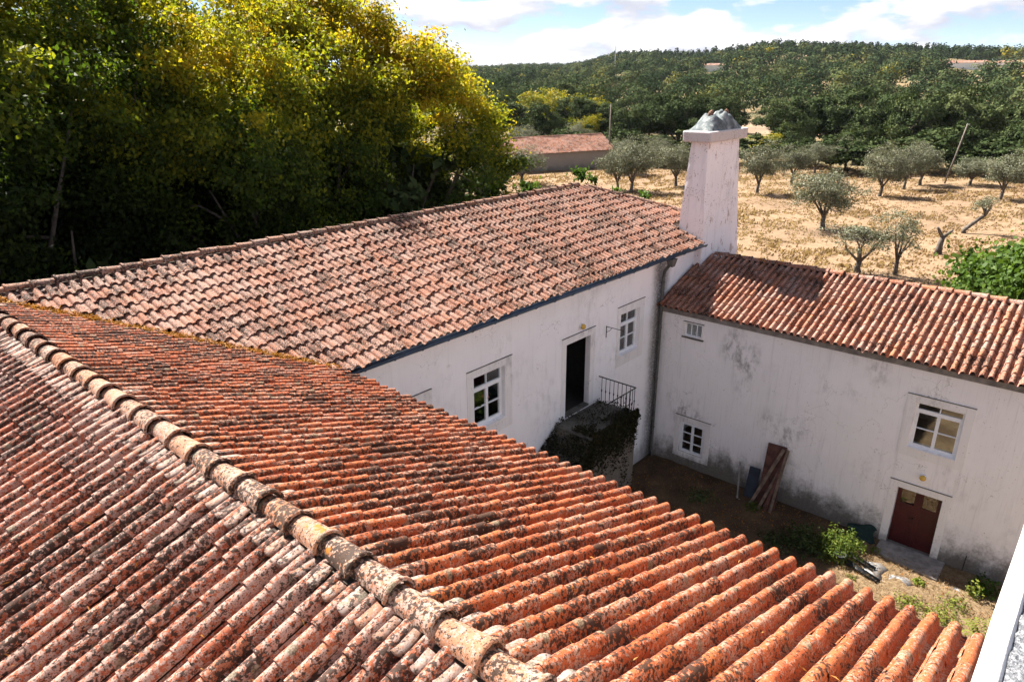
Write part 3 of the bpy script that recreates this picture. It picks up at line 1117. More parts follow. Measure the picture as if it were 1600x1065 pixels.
# subdivided stack so that the render is a little uneven
N = 14
prev = None
for k in range(N + 1):
    t = k / N
    z = 6.2 + (11.0 - 6.2) * t
    tt = max(0, (z - 6.9) / (11.0 - 6.9))
    ring = []
    for e in range(4):
        for q in range(6):
            f = q / 6
            a0 = [CH0[e][i] + (CH1[e][i] - CH0[e][i]) * tt for i in (0, 1)]
            a1 = [CH0[(e + 1) % 4][i] + (CH1[(e + 1) % 4][i] - CH0[(e + 1) % 4][i]) * tt for i in (0, 1)]
            ring.append((a0[0] + (a1[0] - a0[0]) * f + rnd.gauss(0, 0.008), a0[1] + (a1[1] - a0[1]) * f + rnd.gauss(0, 0.008), z))
    V = ring
    b = len(mb.V)
    mb.V += V
    if prev is not None:
        for q in range(24):
            mb.F.append((prev + q, prev + (q + 1) % 24, b + (q + 1) % 24, b + q))
            mb.S.append(False)
    prev = b
chim = mb.build('chimney', M['wall_chimney'], house_a)
mb = MB()
frustum(mb, [(25.62, 11.3), (26.05, 11.3), (26.05, 12.3), (25.62, 12.3)], 6.2, [(25.62, 11.3), (25.98, 11.3), (25.98, 12.3), (25.62, 12.3)], 7.95)
mb.build('side_shoulder', M['stone'], chim, 0.03)
mb = MB()
frustum(mb, [(22.36, 10.98), (25.22, 10.98), (25.22, 12.00), (22.36, 12.00)], 11.0, [(22.34, 10.96), (25.26, 10.96), (25.26, 12.02), (22.34, 12.02)], 11.36)
mb.build('cap_slab', M['cap_render'], chim, 0.05)
k = NT('weathered_crown')
c = k.ramp(k.noise(3.5, 6, 0.65), [(0.3, (0.05, 0.06, 0.065)), (0.5, (0.15, 0.17, 0.175)), (0.7, (0.34, 0.35, 0.34))])
M['crown'] = k.surf(c, 0.95, k.bump(k.noise(8, 6, 0.7), 0.8, 0.06), 0.1)
# mortar crown: lumpy ridge with four bent clay vents
nx, ny = 34, 14
V = []
for i in range(nx + 1):
    for j in range(ny + 1):
        u, v = i / nx, j / ny
        x = 22.52 + (25.02 - 22.52) * u
        y = 11.06 + (11.94 - 11.06) * v
        e = min(1, 3.4 * min(u, 1 - u)) ** 0.7 * min(1, math.sin(math.pi * v) * 1.25) ** 0.55
        pk = 0.14 * math.exp(-((u - 0.27) / 0.10) ** 2) + 0.17 * math.exp(-((u - 0.60) / 0.055) ** 2) + 0.20 * math.exp(-((u - 0.74) / 0.055) ** 2) + 0.15 * math.exp(-((u - 0.87) / 0.05) ** 2)
        V.append((x, y, 11.36 + e * (0.40 + pk * (0.6 + 0.4 * math.sin(math.pi * v))) + e * 0.05 * math.sin(17 * u + 5 * v) * math.sin(9 * v + 3 * u) - 0.004))
F = [(i * (ny + 1) + j, (i + 1) * (ny + 1) + j, (i + 1) * (ny + 1) + j + 1, i * (ny + 1) + j + 1) for i in range(nx) for j in range(ny)]
obj('mortar_crown', mesh_np('mortar_crown', np.array(V), F, M['crown'], smooth=True), chim)
for (x, tilt) in ((23.20, 0.2), (24.02, -0.1), (24.37, 0.12)):
    mb = MB()
    mb.tube([(x, 11.5, 11.72), (x + 0.3 * tilt, 11.48, 11.93), (x + 0.5 * tilt, 11.46, 11.985)], [0.10, 0.085, 0.05], 9)
    mb.build('clay_vent', M['crown'] if tilt < 0 else M['tile_ridge'], chim)

# ================================================================== NEAR WING (under the camera)
house_f = thing('near_wing', 'nearest house wing seen from above, orange lichened tile roof with thick ridge tiles', 'house', (2.7, 7.0, 0))
mb = MB()
mb.box(6.45, 6.90, TOWER_Y + 0.02, 11.37, -0.1, 7.44)
mb.box(-1.75, -1.3, TOWER_Y + 0.02, 20.05, -0.1, 7.44)
mb.build('wall', M['wall_plain'], house_f)
XL = XR_F - (XE_F - XR_F)
roof_f = obj('roof', mesh_np('roof', np.array([(XR_F, TOWER_Y, Z_RA - 0.05), (XR_F, YR_A, Z_RA - 0.05), (XE_F - 0.06, YE_A, Z_EA - 0.03), (XE_F - 0.06, TOWER_Y, Z_EA - 0.03),
                                               (XL, TOWER_Y, Z_EA - 0.03), (XL, YB, Z_EA - 0.03)]), [(0, 1, 2, 3), (0, 4, 5, 1)], M['deck']), house_f)
WF = math.hypot(XE_F - XR_F, RISE)
tl = Tiling()
sR = Vector((-(XE_F - XR_F), 0, RISE)).normalized()
sL = Vector((XE_F - XR_F, 0, RISE)).normalized()
tl.slope((XE_F, TOWER_Y + 0.02, Z_EA + 0.015), (0, 1, 0), sR, 16.0, WF,
         lambda x, y: x + y < XE_F + YE_A + 0.05 and x > XR_F + 0.02, M['tile_right'], 0.06, sag=0.012)
tl.slope((XL, YB, Z_EA + 0.015), (0, -1, 0), sL, YB - TOWER_Y - 0.02, WF,
         lambda x, y: x < XR_F - 0.02 and (y < YR_A + (XR_F - x)), M['tile_left'], 0.0, sag=0.014)
tl.finish(roof_f, 300)
lay_caps(roof_f, (XR_F, 0.25, Z_RA + 0.02), (XR_F, YR_A, Z_RA + 0.02), M['tile_ridge'], 0.465, 0.148, 0.112, lift=0.035)

# cut tile fillers tucked under the ridge tiles, one to each pan, on both slopes


def filler_geom(seed):
    q = random.Random(seed)
    w, L, th = 0.066 + q.uniform(-0.01, 0.01), 0.20 + q.uniform(-0.03, 0.05), 0.022
    pts = [(w, L), (w, 0.04)]
    for i in range(1, 6):
        t = math.pi * i / 6
        pts.append((w * math.cos(t), 0.04 - 0.05 * math.sin(t)))
    pts += [(-w, 0.04), (-w, L)]
    n = len(pts)
    V = [(x, y, th + 0.012 * (1 - (x / w) ** 2)) for x, y in pts] + [(x, y, 0) for x, y in pts]
    F = [tuple(range(n))[::-1]] + [(i, (i + 1) % n, n + (i + 1) % n, n + i) for i in range(n)]
    return mesh_np('ridge_filler', np.array(V), F, M['tile_filler'])


FILL = [filler_geom(s) for s in range(6)]


def fillers(roof, p0, p1, side, slope_up, off=0.30, lift=0.055, step=PITCH_W, phase=0.036):
    p0, p1 = Vector(p0), Vector(p1)
    d = (p1 - p0)
    n = int(d.length / step)
    d.normalize()
    up = Vector(slope_up)
    a = up.cross(Vector((0, 0, 1))).normalized() if False else None
    nrm = None
    for i in range(n):
        ax = d if (d.cross(up)).z > 0 else -d
        nrm = ax.cross(up).normalized()
        c = p0 + d * (i * step + phase) - up * (off + rnd.gauss(0, 0.012)) + nrm * (lift + rnd.gauss(0, 0.004))
        J = Matrix.Rotation(rnd.gauss(0, R(4)), 3, 'Z') @ Matrix.Rotation(R(-5) + rnd.gauss(0, R(3)), 3, 'X') @ Matrix.Rotation(rnd.gauss(0, R(4)), 3, 'Y')
        obj('ridge_filler', FILL[rnd.randrange(6)], roof, Matrix.Translation(c) @ (Matrix((ax, up, nrm)).transposed() @ J).to_4x4())


fillers(roof_f, (XR_F, 0.4, Z_RA + 0.01), (XR_F, 15.0, Z_RA + 0.01), 1, sR, 0.34, 0.06)
fillers(roof_f, (XR_F, 0.4, Z_RA + 0.01), (XR_F, 13.4, Z_RA + 0.01), -1, sL, 0.34, 0.06)
fillers(roof_a, (XR_F + 0.4, YR_A, Z_RA + 0.01), (hx - 0.2, YR_A, Z_RA + 0.01), 1, slA, 0.28, 0.035)
# mortar bed under the ridge
for (p0, p1, w, par) in (((XR_F, TOWER_Y + 0.02, Z_RA), (XR_F, YR_A, Z_RA), 0.15, roof_f), ((XR_F, YR_A, Z_RA), (hx, YR_A, Z_RA), 0.11, roof_a)):
    mb = MB()
    a, b = Vector(p0), Vector(p1)
    d = (b - a).normalized()
    s = d.cross(Vector((0, 0, 1)))
    mb.hexa([tuple(a - s * w + Vector((0, 0, -0.08))), tuple(b - s * w + Vector((0, 0, -0.08))), tuple(b + s * w + Vector((0, 0, -0.08))), tuple(a + s * w + Vector((0, 0, -0.08))),
             tuple(a - s * w + Vector((0, 0, 0.0))), tuple(b - s * w + Vector((0, 0, 0.0))), tuple(b + s * w + Vector((0, 0, 0.0))), tuple(a + s * w + Vector((0, 0, 0.0)))])
    mb.build('mortar_bed', M['mortar'], par)

# ================================================================== RIGHT WING (right side of the courtyard)
house_r = thing('right_wing', 'white stained house wing with maroon double door and pinkish tiled roof on the right', 'house', (20.51, 4.0, 0))
YR0 = -9.0
HOLES_R = [(-10.237, -9.318, 0.585, 1.755), (-10.36, -9.76, 4.93, 5.37), (-3.26, -2.09, 3.28, 4.645), (-3.28, -2.135, 0.06, 1.95)]
wall_with_holes(FR, -11.36, -YR0, -0.15, 5.80, HOLES_R, 0.45, M['wall_wing'], house_r)
mb = MB()
mb.box(26.35, 26.8, YR0, 11.3, -0.1, 5.8)
mb.box(20.97, 26.35, YR0, YR0 + 0.4, -0.1, 5.8)
mb.build('wall', M['wall_plain'], house_r)
mb = MB()
mb.box(20.97, 26.34, YR0 + 0.41, 11.3, 2.4, 2.6)
mb.build('floor', M['floorboards'], house_r)
mb = MB()
mb.box(24.2, 24.3, YR0 + 0.5, 11.2, 0.0, 2.39)
mb.box(24.2, 24.3, YR0 + 0.5, 11.2, 2.61, 5.7)
mb.build('inner_wall', M['interior'], house_r)
surround(FR, (-10.444, -9.096, 0.385, 1.98), HOLES_R[0], house_r)
window(FR, HOLES_R[0], house_r, -0.05, bars=(0.98, 1.34), sill=False)
# small barred window
mb = MB()
o_, i_ = (-10.435, -9.685, 4.875, 5.42), HOLES_R[1]
s = surround(FR, (-10.43, -9.69, 4.90, 5.415), HOLES_R[1], house_r, 0.03)
mb = MB()
u0, u1, z0, z1 = HOLES_R[1]
FR.box(mb, u0, u0 + 0.03, z0, z1, -0.10, -0.05)
FR.box(mb, u1 - 0.03, u1, z0, z1, -0.10, -0.05)
FR.box(mb, u0 + 0.03, u1 - 0.03, z0, z0 + 0.03, -0.10, -0.052)
FR.box(mb, u0 + 0.03, u1 - 0.03, z1 - 0.03, z1, -0.10, -0.052)
for q in (1, 2):
    uu = u0 + (u1 - u0) * q / 3
    FR.box(mb, uu - 0.014, uu + 0.014, z0 + 0.03, z1 - 0.03, -0.10, -0.055)
sw = mb.build('window', M['white_paint'], house_r)
for q in range(3):
    mb = MB()
    FR.box(mb, u0 + (u1 - u0) * q / 3 + 0.012, u0 + (u1 - u0) * (q + 1) / 3 - 0.012, z0 + 0.025, z1 - 0.025, -0.085, -0.079)
    mb.build('pane', M['glass'], sw)
mb = MB()
FR.box(mb, -10.45, -9.67, 4.855, 4.898, -0.02, 0.06)
mb.build('sill', M['stone'], house_r)
surround(FR, (-3.504, -1.868, 3.0, 4.855), HOLES_R[2], house_r, 0.02)
window(FR, HOLES_R[2], house_r, -0.09, transom=4.40, bars=(3.86,))
surround(FR, (-3.498, -1.937, -0.06, 2.16), HOLES_R[3], house_r, 0.02, full=False)
wall_lamp(FR, -2.71, 2.50, house_r)
k = NT('maroon_paint')
cc = k.mix(k.ss(k.noise(2.2, 6, 0.65), 0.4, 0.75), (0.050, 0.005, 0.007), (0.085, 0.012, 0.012))
cc = k.mix(k.ss(k.noise(16, 5, 0.7), 0.70, 0.74), cc, (0.30, 0.22, 0.18))
M['maroon'] = k.surf(cc, 0.45, k.bump(k.noise(20, 4), 0.15, 0.01), 0.4)
um = (HOLES_R[3][0] + HOLES_R[3][1]) / 2
for (a, b, sgn) in ((HOLES_R[3][0] + 0.01, um - 0.003, 1), (um + 0.003, HOLES_R[3][1] - 0.01, -1)):
    mb = MB()
    z0, z1 = 0.075, 1.94
    st = 0.10
    FR.box(mb, a, a + st, z0, z1, -0.20, -0.15)
    FR.box(mb, b - st, b, z0, z1, -0.20, -0.15)
    FR.box(mb, a + st, b - st, z1 - 0.075, z1, -0.20, -0.15)
    FR.box(mb, a + st, b - st, 1.26, 1.42, -0.20, -0.15)
    FR.box(mb, a + st, b - st, z0, z0 + 0.16, -0.20, -0.15)
    FR.box(mb, a + st, b - st, z0 + 0.16, 1.26, -0.19, -0.165)
    if sgn < 0:
        FR.box(mb, a - 0.035, a + 0.02, z0, z1, -0.149, -0.130)
    d = mb.build('door_leaf', M['maroon'], house_r, 0.004)
    mb = MB()
    FR.box(mb, a + st - 0.005, b - st + 0.005, 1.415, z1 - 0.07, -0.182, -0.172)
    mb.build('pane', M['glass_dusty'], d)
    if sgn > 0:
        mb = MB()
        mb.tube([FR.P(b - 0.05, 1.02, -0.15), FR.P(b - 0.05, 1.02, -0.10)], 0.014, 8)
        mb.tube([FR.P(b - 0.05, 1.02, -0.10), FR.P(b - 0.16, 1.01, -0.10)], 0.011, 8)
        mb.build('handle', M['iron'], d)
mb = MB()
FR.box(mb, -11.3, -YR0, 5.60, 5.80, -0.05, 0.06)
FR.box(mb, -11.3, -YR0, 5.80, 5.855, -0.05, 0.19)
mb.build('cornice', M['concrete'], house_r)
XE_R, XR_R = 20.22, 23.50
Z_ER, Z_RR = 5.86, 7.03
XB_R = XR_R + (XR_R - XE_R)
roof_r = obj('roof', mesh_np('roof', np.array([(XE_R + 0.05, YR0 - 0.2, Z_ER - 0.03), (XE_R + 0.05, 11.36, Z_ER - 0.03), (XR_R, 11.36, Z_RR - 0.05), (XR_R, YR0 - 0.2, Z_RR - 0.05), (XB_R, 11.36, Z_ER - 0.03), (XB_R, YR0 - 0.2, Z_ER - 0.03)]),
                                    [(0, 3, 2, 1), (3, 5, 4, 2)], M['deck']), house_r)
tl = Tiling()
sW = Vector((XR_R - XE_R, 0, Z_RR - Z_ER)).normalized()
WW = math.hypot(XR_R - XE_R, Z_RR - Z_ER)
tl.slope((XE_R, 11.34, Z_ER + 0.012), (0, -1, 0), sW, 20.0, WW, lambda x, y: x < XR_R - 0.03, M['tile_wing'], 0.05, sag=0.010)
sWb = Vector((-(XR_R - XE_R), 0, Z_RR - Z_ER)).normalized()
tl.slope((XB_R, YR0, Z_ER + 0.012), (0, 1, 0), sWb, 20.1, WW, lambda x, y: x > XR_R + 0.03 and not (y > 10.9 and x < 26.1), M['tile_wing'], 0.0)
tl.finish(roof_r, 300)
lay_caps(roof_r, (XR_R, -8.9, Z_RR + 0.01), (XR_R, 11.0, Z_RR + 0.01), M['tile_wing'], 0.44, 0.120, 0.092, lift=0.045)
fillers(roof_r, (XR_R, -3.0, Z_RR), (XR_R, 11.0, Z_RR), 1, sW, 0.27, 0.03)

# ================================================================== TOWER EDGE (right under the camera)
tower = thing('tower', 'white painted parapet edge with rough grey flat top at bottom right corner', 'tower', (2.0, -3.0, 0))
DZ = 1.5
ty0 = 0.0255 * DZ
zt = CAM_Z - DZ
mb = MB()
mb.box(-6.0, 5.5, -7.0, ty0 - 0.022, 0.0, zt - 0.16)
mb.build('wall', M['wall_plain'], tower)
mb = MB()
n = 60
xs_ = np.linspace(-6.05, 5.55, n)
prof = [(ty0 - 0.025, -0.16), (ty0 - 0.003, -0.12), (ty0, -0.03), (ty0 - 0.004, -0.008), (ty0 - 0.014, 0.0), (-0.0135, 0.002), (-0.0185, -0.004), (-0.03, -0.03)]
V, F = [], []
for x in xs_:
    for (y, z) in prof:
        V.append((x, y + rnd.gauss(0, 0.0012), zt + z + rnd.gauss(0, 0.0012)))
m_ = len(prof)
for i in range(n - 1):
    for j in range(m_ - 1):
        F.append((i * m_ + j, i * m_ + j + 1, (i + 1) * m_ + j + 1, (i + 1) * m_ + j))
k = NT('white_edge_paint')
cw = k.mix(k.ss(k.noise(1.0, 6, 0.7, k.mapped((1.5, 60, 60))), 0.50, 0.66), (0.66, 0.63, 0.61), (0.17, 0.145, 0.13))
cw = k.mix(k.ss(k.noise(70, 4, 0.6), 0.66, 0.70), cw, (0.30, 0.25, 0.22))
obj('painted_edge', mesh_np('painted_edge', np.array(V), F, k.surf(cw, 0.8, k.bump(k.noise(60, 5), 0.5, 0.004)), smooth=True), tower)
k = NT('rough_grey_screed')
cg = k.ramp(k.noise(85, 5, 0.7), [(0.32, (0.05, 0.055, 0.065)), (0.5, (0.17, 0.175, 0.19)), (0.66, (0.42, 0.42, 0.43))])
gm = k.surf(cg, 0.95, k.bump(k.noise(120, 4, 0.7), 1.0, 0.01), 0.2)
nx_, ny_ = 200, 60
gx_, gy_ = np.meshgrid(np.linspace(-1.0, 5.5, nx_), np.linspace(-0.9, -0.024, ny_), indexing='ij')
gz_ = zt - 0.012 + npr.normal(0, 0.003, gx_.shape)
V = np.stack([gx_, gy_, gz_], -1).reshape(-1, 3)
ii, jj = np.meshgrid(np.arange(nx_ - 1), np.arange(ny_ - 1), indexing='ij')
F = np.stack([ii * ny_ + jj, (ii + 1) * ny_ + jj, (ii + 1) * ny_ + jj + 1, ii * ny_ + jj + 1], -1).reshape(-1, 4)
obj('flat_roof', mesh_np('flat_roof', V, F, gm), tower)


# ------------------------------------------------------------------ foliage builders
def leaf_quads(C, size, out=None, up=0.35, flat=0.0, aspect=0.6, rng=npr):
    """diamond leaves at centres C"""
    n = len(C)
    N = rng.normal(size=(n, 3))
    if out is not None:
        N += out * 1.1
    N[:, 2] += up
    N /= np.linalg.norm(N, axis=1)[:, None] + 1e-9
    T = rng.normal(size=(n, 3))
    T -= N * (T * N).sum(1)[:, None]
    T /= np.linalg.norm(T, axis=1)[:, None] + 1e-9
    B = np.cross(N, T)
    s = (size * rng.uniform(0.65, 1.35, n))[:, None]
    fold = N * s * 0.18
    V = np.stack([C - T * s * 0.5, C + B * s * 0.5 * aspect + fold * 0.6, C + T * s * 0.5, C - B * s * 0.5 * aspect + fold * 0.6], 1).reshape(-1, 3)
    F = np.arange(4 * n).reshape(-1, 4)
    return V, F


def crown_points(rng, nclump, per, rx, ry, rz, cz, lump=0.28, shell=0.55, clump_r=0.8, flat=0.6, lean=(0, 0), bottom=-0.85, holes=0.25, boughs=0):
    """leaf centres grouped in clumps through an uneven crown"""
    k = rng.normal(size=(6, 3)) * 1.6
    ph = rng.uniform(0, 6.28, 6)
    cl = []
    bd = rng.normal(size=(max(1, boughs), 3))
    bd /= np.linalg.norm(bd, axis=1)[:, None]
    br = rng.uniform(0.62, 1.0, max(1, boughs))
    while len(cl) < nclump:
        if boughs:
            bi = rng.integers(boughs)
            d = bd[bi] + rng.normal(size=3) * np.array([0.15, 0.15, 0.09])
        else:
            d = rng.normal(size=3)
        d /= np.linalg.norm(d)
        if d[2] < bottom:
            continue
        g = 1 + lump * sum(math.sin(2.2 * float(d @ k[i]) + ph[i]) for i in range(6)) / 2.4
        r = g * (shell + (1 - shell) * rng.random()) ** 0.5 if rng.random() > 0.2 else g * rng.random() ** 0.4
        if boughs:
            r = g * br[bi] * (0.86 + 0.16 * rng.random())
        p = d * r
        # gaps
        if math.sin(3.7 * p[0] + ph[0]) * math.sin(4.1 * p[1] + ph[1]) * math.sin(3.9 * p[2] + ph[2]) > 1 - holes * 1.6:
            continue
        cl.append((p[0] * rx + lean[0] * p[2], p[1] * ry + lean[1] * p[2], p[2] * rz + cz, d[0], d[1], d[2]))
    cl = np.array(cl)
    n = nclump * per
    idx = np.repeat(np.arange(nclump), per)
    cr = clump_r * rng.uniform(0.6, 1.3, nclump)[idx][:, None]
    off = rng.normal(size=(n, 3)) * 0.5
    off[:, 2] *= flat
    C = cl[idx, :3] + off * cr
    out = cl[idx, 3:6] * 0.7 + off * 0.5
    return C, out, idx, cl


def tree_meshes(name, seed, H, rx, rz, cz, nclump, per, leaf, mat, bark, trunk_r=0.25, colour=None, limbs=6, fork=0.35, clump_r=0.8, lump=0.28,
                shell=0.55, aspect=0.6, lean=(0, 0), trunk_lean=(0, 0), bottom=-0.85, sticks=0.5, holes=0.25, boughs=0, outw=1.0):
    rng = np.random.default_rng(seed)
    q = random.Random(seed)
    C, out, idx, cl = crown_points(rng, nclump, per, rx, rx, rz, cz, lump, shell, clump_r, 0.6, lean, bottom, holes, boughs)
    C = C + np.array([trunk_lean[0], trunk_lean[1], 0.0])
    cl[:, 0] += trunk_lean[0]
    cl[:, 1] += trunk_lean[1]
    V, F = leaf_quads(C, leaf, out * outw, 0.35, aspect=aspect, rng=rng)
    crand = rng.random(nclump)[idx]
    hn = (C[:, 2] - (cz - rz)) / (2 * rz)
    lc = colour(rng, crand, hn, C) if colour else np.clip(0.5 + 0.5 * (crand - 0.5) + rng.normal(0, 0.14, len(C)), 0, 1)
    crown = mesh_np('crown', V, F, mat, {'lc': np.repeat(lc, 4)})
    mb = MB()
    top = Vector((trunk_lean[0], trunk_lean[1], cz - rz * 0.55))
    f0 = Vector((trunk_lean[0] * fork, trunk_lean[1] * fork, max(0.4, (cz - rz) * 0.75)))
    path = [Vector((0, 0, -0.3)), Vector((0, 0, 0.1)) + Vector((q.uniform(-.1, .1), q.uniform(-.1, .1), 0)) * trunk_r, f0 * 0.5 + Vector((q.uniform(-.5, .5) * trunk_r, q.uniform(-.5, .5) * trunk_r, 0)), f0]
    mb.tube(path, [trunk_r * 1.5, trunk_r * 1.15, trunk_r * 0.95, trunk_r * 0.85], 9)
    for i in range(limbs):
        a = 2 * math.pi * (i + q.random() * 0.7) / limbs
        e = Vector((rx * 0.62 * math.cos(a) + lean[0] * 0.4 + trunk_lean[0], rx * 0.62 * math.sin(a) + lean[1] * 0.4 + trunk_lean[1], cz + rz * q.uniform(-0.25, 0.6)))
        mid = f0.lerp(e, 0.5) + Vector((q.uniform(-.2, .2) * rx, q.uniform(-.2, .2) * rx, q.uniform(0.0, 0.15) * rz))
        mid2 = f0.lerp(mid, 0.5) + Vector((q.uniform(-.06, .06) * rx, q.uniform(-.06, .06) * rx, 0.05 * rz))
        mb.tube([f0 - Vector((0, 0, 0.1)), mid2, mid, e], [trunk_r * 0.62, trunk_r * 0.45, trunk_r * 0.28, trunk_r * 0.08], 7)
        for _ in range(3):
            j = q.randrange(nclump)
            b = Vector(cl[j, :3])
            s0 = mid.lerp(e, q.random() * 0.6)
            if (b - s0).length < rx * 0.9:
                mb.tube([s0, s0.lerp(b, 0.5) + Vector((0, 0, 0.05 * rz)), b], [trunk_r * 0.2, trunk_r * 0.12, trunk_r * 0.04], 5)
    trunk = mb.mesh('trunk', bark)
    return trunk, crown


def put_tree(name, meshes, loc, label, cat='tree', group=None, rot=0.0, sc=(1, 1, 1)):
    e = thing(name, label, cat, loc, group, world_children=False)
    e.rotation_euler = (0, 0, rot)
    e.scale = sc
    obj('trunk', meshes[0], e)
    obj('crown', meshes[1], e)
    return e


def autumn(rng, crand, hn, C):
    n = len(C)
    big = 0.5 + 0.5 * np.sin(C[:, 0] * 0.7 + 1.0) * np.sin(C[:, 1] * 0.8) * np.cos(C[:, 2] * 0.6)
    t = np.clip((C[:, 2] - 6.0) / 8.5, 0, 1)  # yellower with height: autumn tint plus sunlit tops and shaded bottoms put into colour
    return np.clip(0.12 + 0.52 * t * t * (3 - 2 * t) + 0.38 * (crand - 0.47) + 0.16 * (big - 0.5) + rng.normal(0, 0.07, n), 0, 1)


# ---- tall autumn trees behind the main wing
GOLD = (0.10, 0.0, -0.22)


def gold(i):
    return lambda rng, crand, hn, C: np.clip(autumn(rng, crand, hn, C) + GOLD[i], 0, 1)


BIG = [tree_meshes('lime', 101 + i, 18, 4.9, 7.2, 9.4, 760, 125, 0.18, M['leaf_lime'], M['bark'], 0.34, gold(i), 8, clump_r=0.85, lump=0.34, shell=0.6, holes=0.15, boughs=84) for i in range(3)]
big_spots = [
    ((25.3, 29.4), 0, (1.06, 1.06, 0.98), 'autumn tree with golden top, rightmost of the tall trees behind the roof'),
    ((20.2, 31.4), 0, (1.0, 1.0, 1.12), 'tall yellowing tree just left of the rightmost tall tree, a dark limb showing in it'),
    ((14.6, 28.6), 1, (0.95, 0.95, 1.0), 'broad green tree with yellow upper leaves, third of the tall trees from the right'),
    ((10.8, 31.8), 2, (1.0, 1.0, 1.13), 'tall green and yellow tree above the left half of the far ridge'),
    ((6.6, 29.4), 2, (1.0, 1.0, 1.04), 'dark shaded tall tree near the left picture edge, a little yellow at its top'),
    ((2.5, 30.5), 2, (1.05, 1.05, 1.05), 'tall dark tree cut by the left picture edge'),
    ((18.0, 39.5), 2, (1.0, 1.0, 1.10), 'taller green tree standing behind the yellowing trees, sky showing through its top'),
    ((31.8, 37.6), 1, (0.92, 0.92, 0.72), 'lower yellow green tree peeking out right of the rightmost tall tree'),
    ((9.0, 39.5), 2, (1.0, 1.0, 1.08), 'back row tree filling the upper left corner'),
]
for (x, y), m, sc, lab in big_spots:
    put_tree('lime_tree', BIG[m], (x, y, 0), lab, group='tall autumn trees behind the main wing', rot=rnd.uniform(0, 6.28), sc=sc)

# ---- low growth behind the main wing
def shrub_mesh(seed, rx, rz, nclump, per, leaf, mat, clump_r=0.35, aspect=0.55):
    return tree_meshes('shrub', seed, rz * 2, rx, rz, rz * 1.02, nclump, per, leaf, mat, M['bark'], 0.05, None, 5, clump_r=clump_r, lump=0.4, bottom=-0.6)


SHB = [shrub_mesh(300 + i, 1.6, 1.7, 90, 40, 0.24, M['leaf_fig']) for i in range(2)]
SHD = [shrub_mesh(310 + i, 2.0, 1.9, 90, 45, 0.26, M['leaf_oak']) for i in range(2)]
for i, (x, y, s, b, lab) in enumerate([
    (40.0, 27.8, 1.30, 1, 'bright yellow green young tree beyond the ridge, below the shed roof'),
    (42.6, 25.4, 1.05, 1, 'small bright green shrub right of the larger one near the ridge end'),
    (37.0, 30.5, 1.15, 1, 'bright leafy shrub under the rightmost autumn tree'),
    (33.0, 27.5, 1.6, 0, 'dark bush in the shade below the rightmost tall tree'),
    (25.5, 24.8, 1.5, 0, 'dark bush behind the middle of the far ridge'),
    (19.0, 25.0, 1.6, 0, 'dark bush under the second tall tree behind the ridge'),
    (12.5, 25.2, 1.7, 0, 'dark undergrowth bush behind the left part of the far ridge'),
    (7.0, 25.2, 1.7, 0, 'dark undergrowth bush behind the left end of the far ridge'),
    (29.0, 30.0, 2.2, 0, 'dark bush filling the shade right below the rightmost autumn tree'),
    (22.5, 28.2, 2.3, 0, 'big dark bush between the trunks of the two rightmost tall trees'),
    (27.5, 36.5, 2.8, 0, 'big dark bush behind the trunk of the rightmost tall tree'),
    (21.5, 37.0, 2.8, 0, 'big dark bush behind the second tall tree from the right'),
    (15.5, 36.0, 2.8, 0, 'big dark bush in the gloom below the middle tall trees'),
    (9.0, 36.0, 2.8, 0, 'big dark bush in the gloom below the left tall trees'),
    (17.6, 23.2, 0.85, 1, 'little bright green sprig just behind the far ridge'),
]):
    me = (SHB if b else SHD)[i % 2]
    zz = 1.45 if b and i < 3 else 1.0
    put_tree('shrub', me, (x, y, 0), lab, 'shrub', 'undergrowth behind the main wing', rnd.uniform(0, 6), (s, s, s * zz * (2.0 if s < 0.9 else 1.0)))

# ---- olive trees in the dry grove


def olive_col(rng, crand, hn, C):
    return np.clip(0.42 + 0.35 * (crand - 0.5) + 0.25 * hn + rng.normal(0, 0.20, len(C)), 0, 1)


OLV = [tree_meshes('olive', 200 + i, 5.4, 2.35, 1.85, 3.35, 230, 50, 0.17, M['leaf_olive'], M['bark_olive'], 0.20, olive_col, 6, clump_r=0.62, lump=0.36, shell=0.35,
                   aspect=0.45, bottom=-0.8, holes=0.35, trunk_lean=(0.25, 0.1)) for i in range(4)]
THIN = [tree_meshes('olive_thin', 220 + i, 4.4, 1.35, 1.55, 3.0, 70, 36, 0.15, M['leaf_olive'], M['bark_olive'], 0.15, olive_col, 6, clump_r=0.5, lump=0.5, shell=0.3,
                    aspect=0.4, bottom=-0.7, holes=0.6) for i in range(2)]
LEANT = tree_meshes('olive_lean', 231, 2.9, 1.05, 0.55, 2.45, 34, 34, 0.14, M['leaf_olive'], M['bark_olive'], 0.17, olive_col, 5, clump_r=0.4, lump=0.4, aspect=0.4, trunk_lean=(1.0, -1.2), fork=1.0)
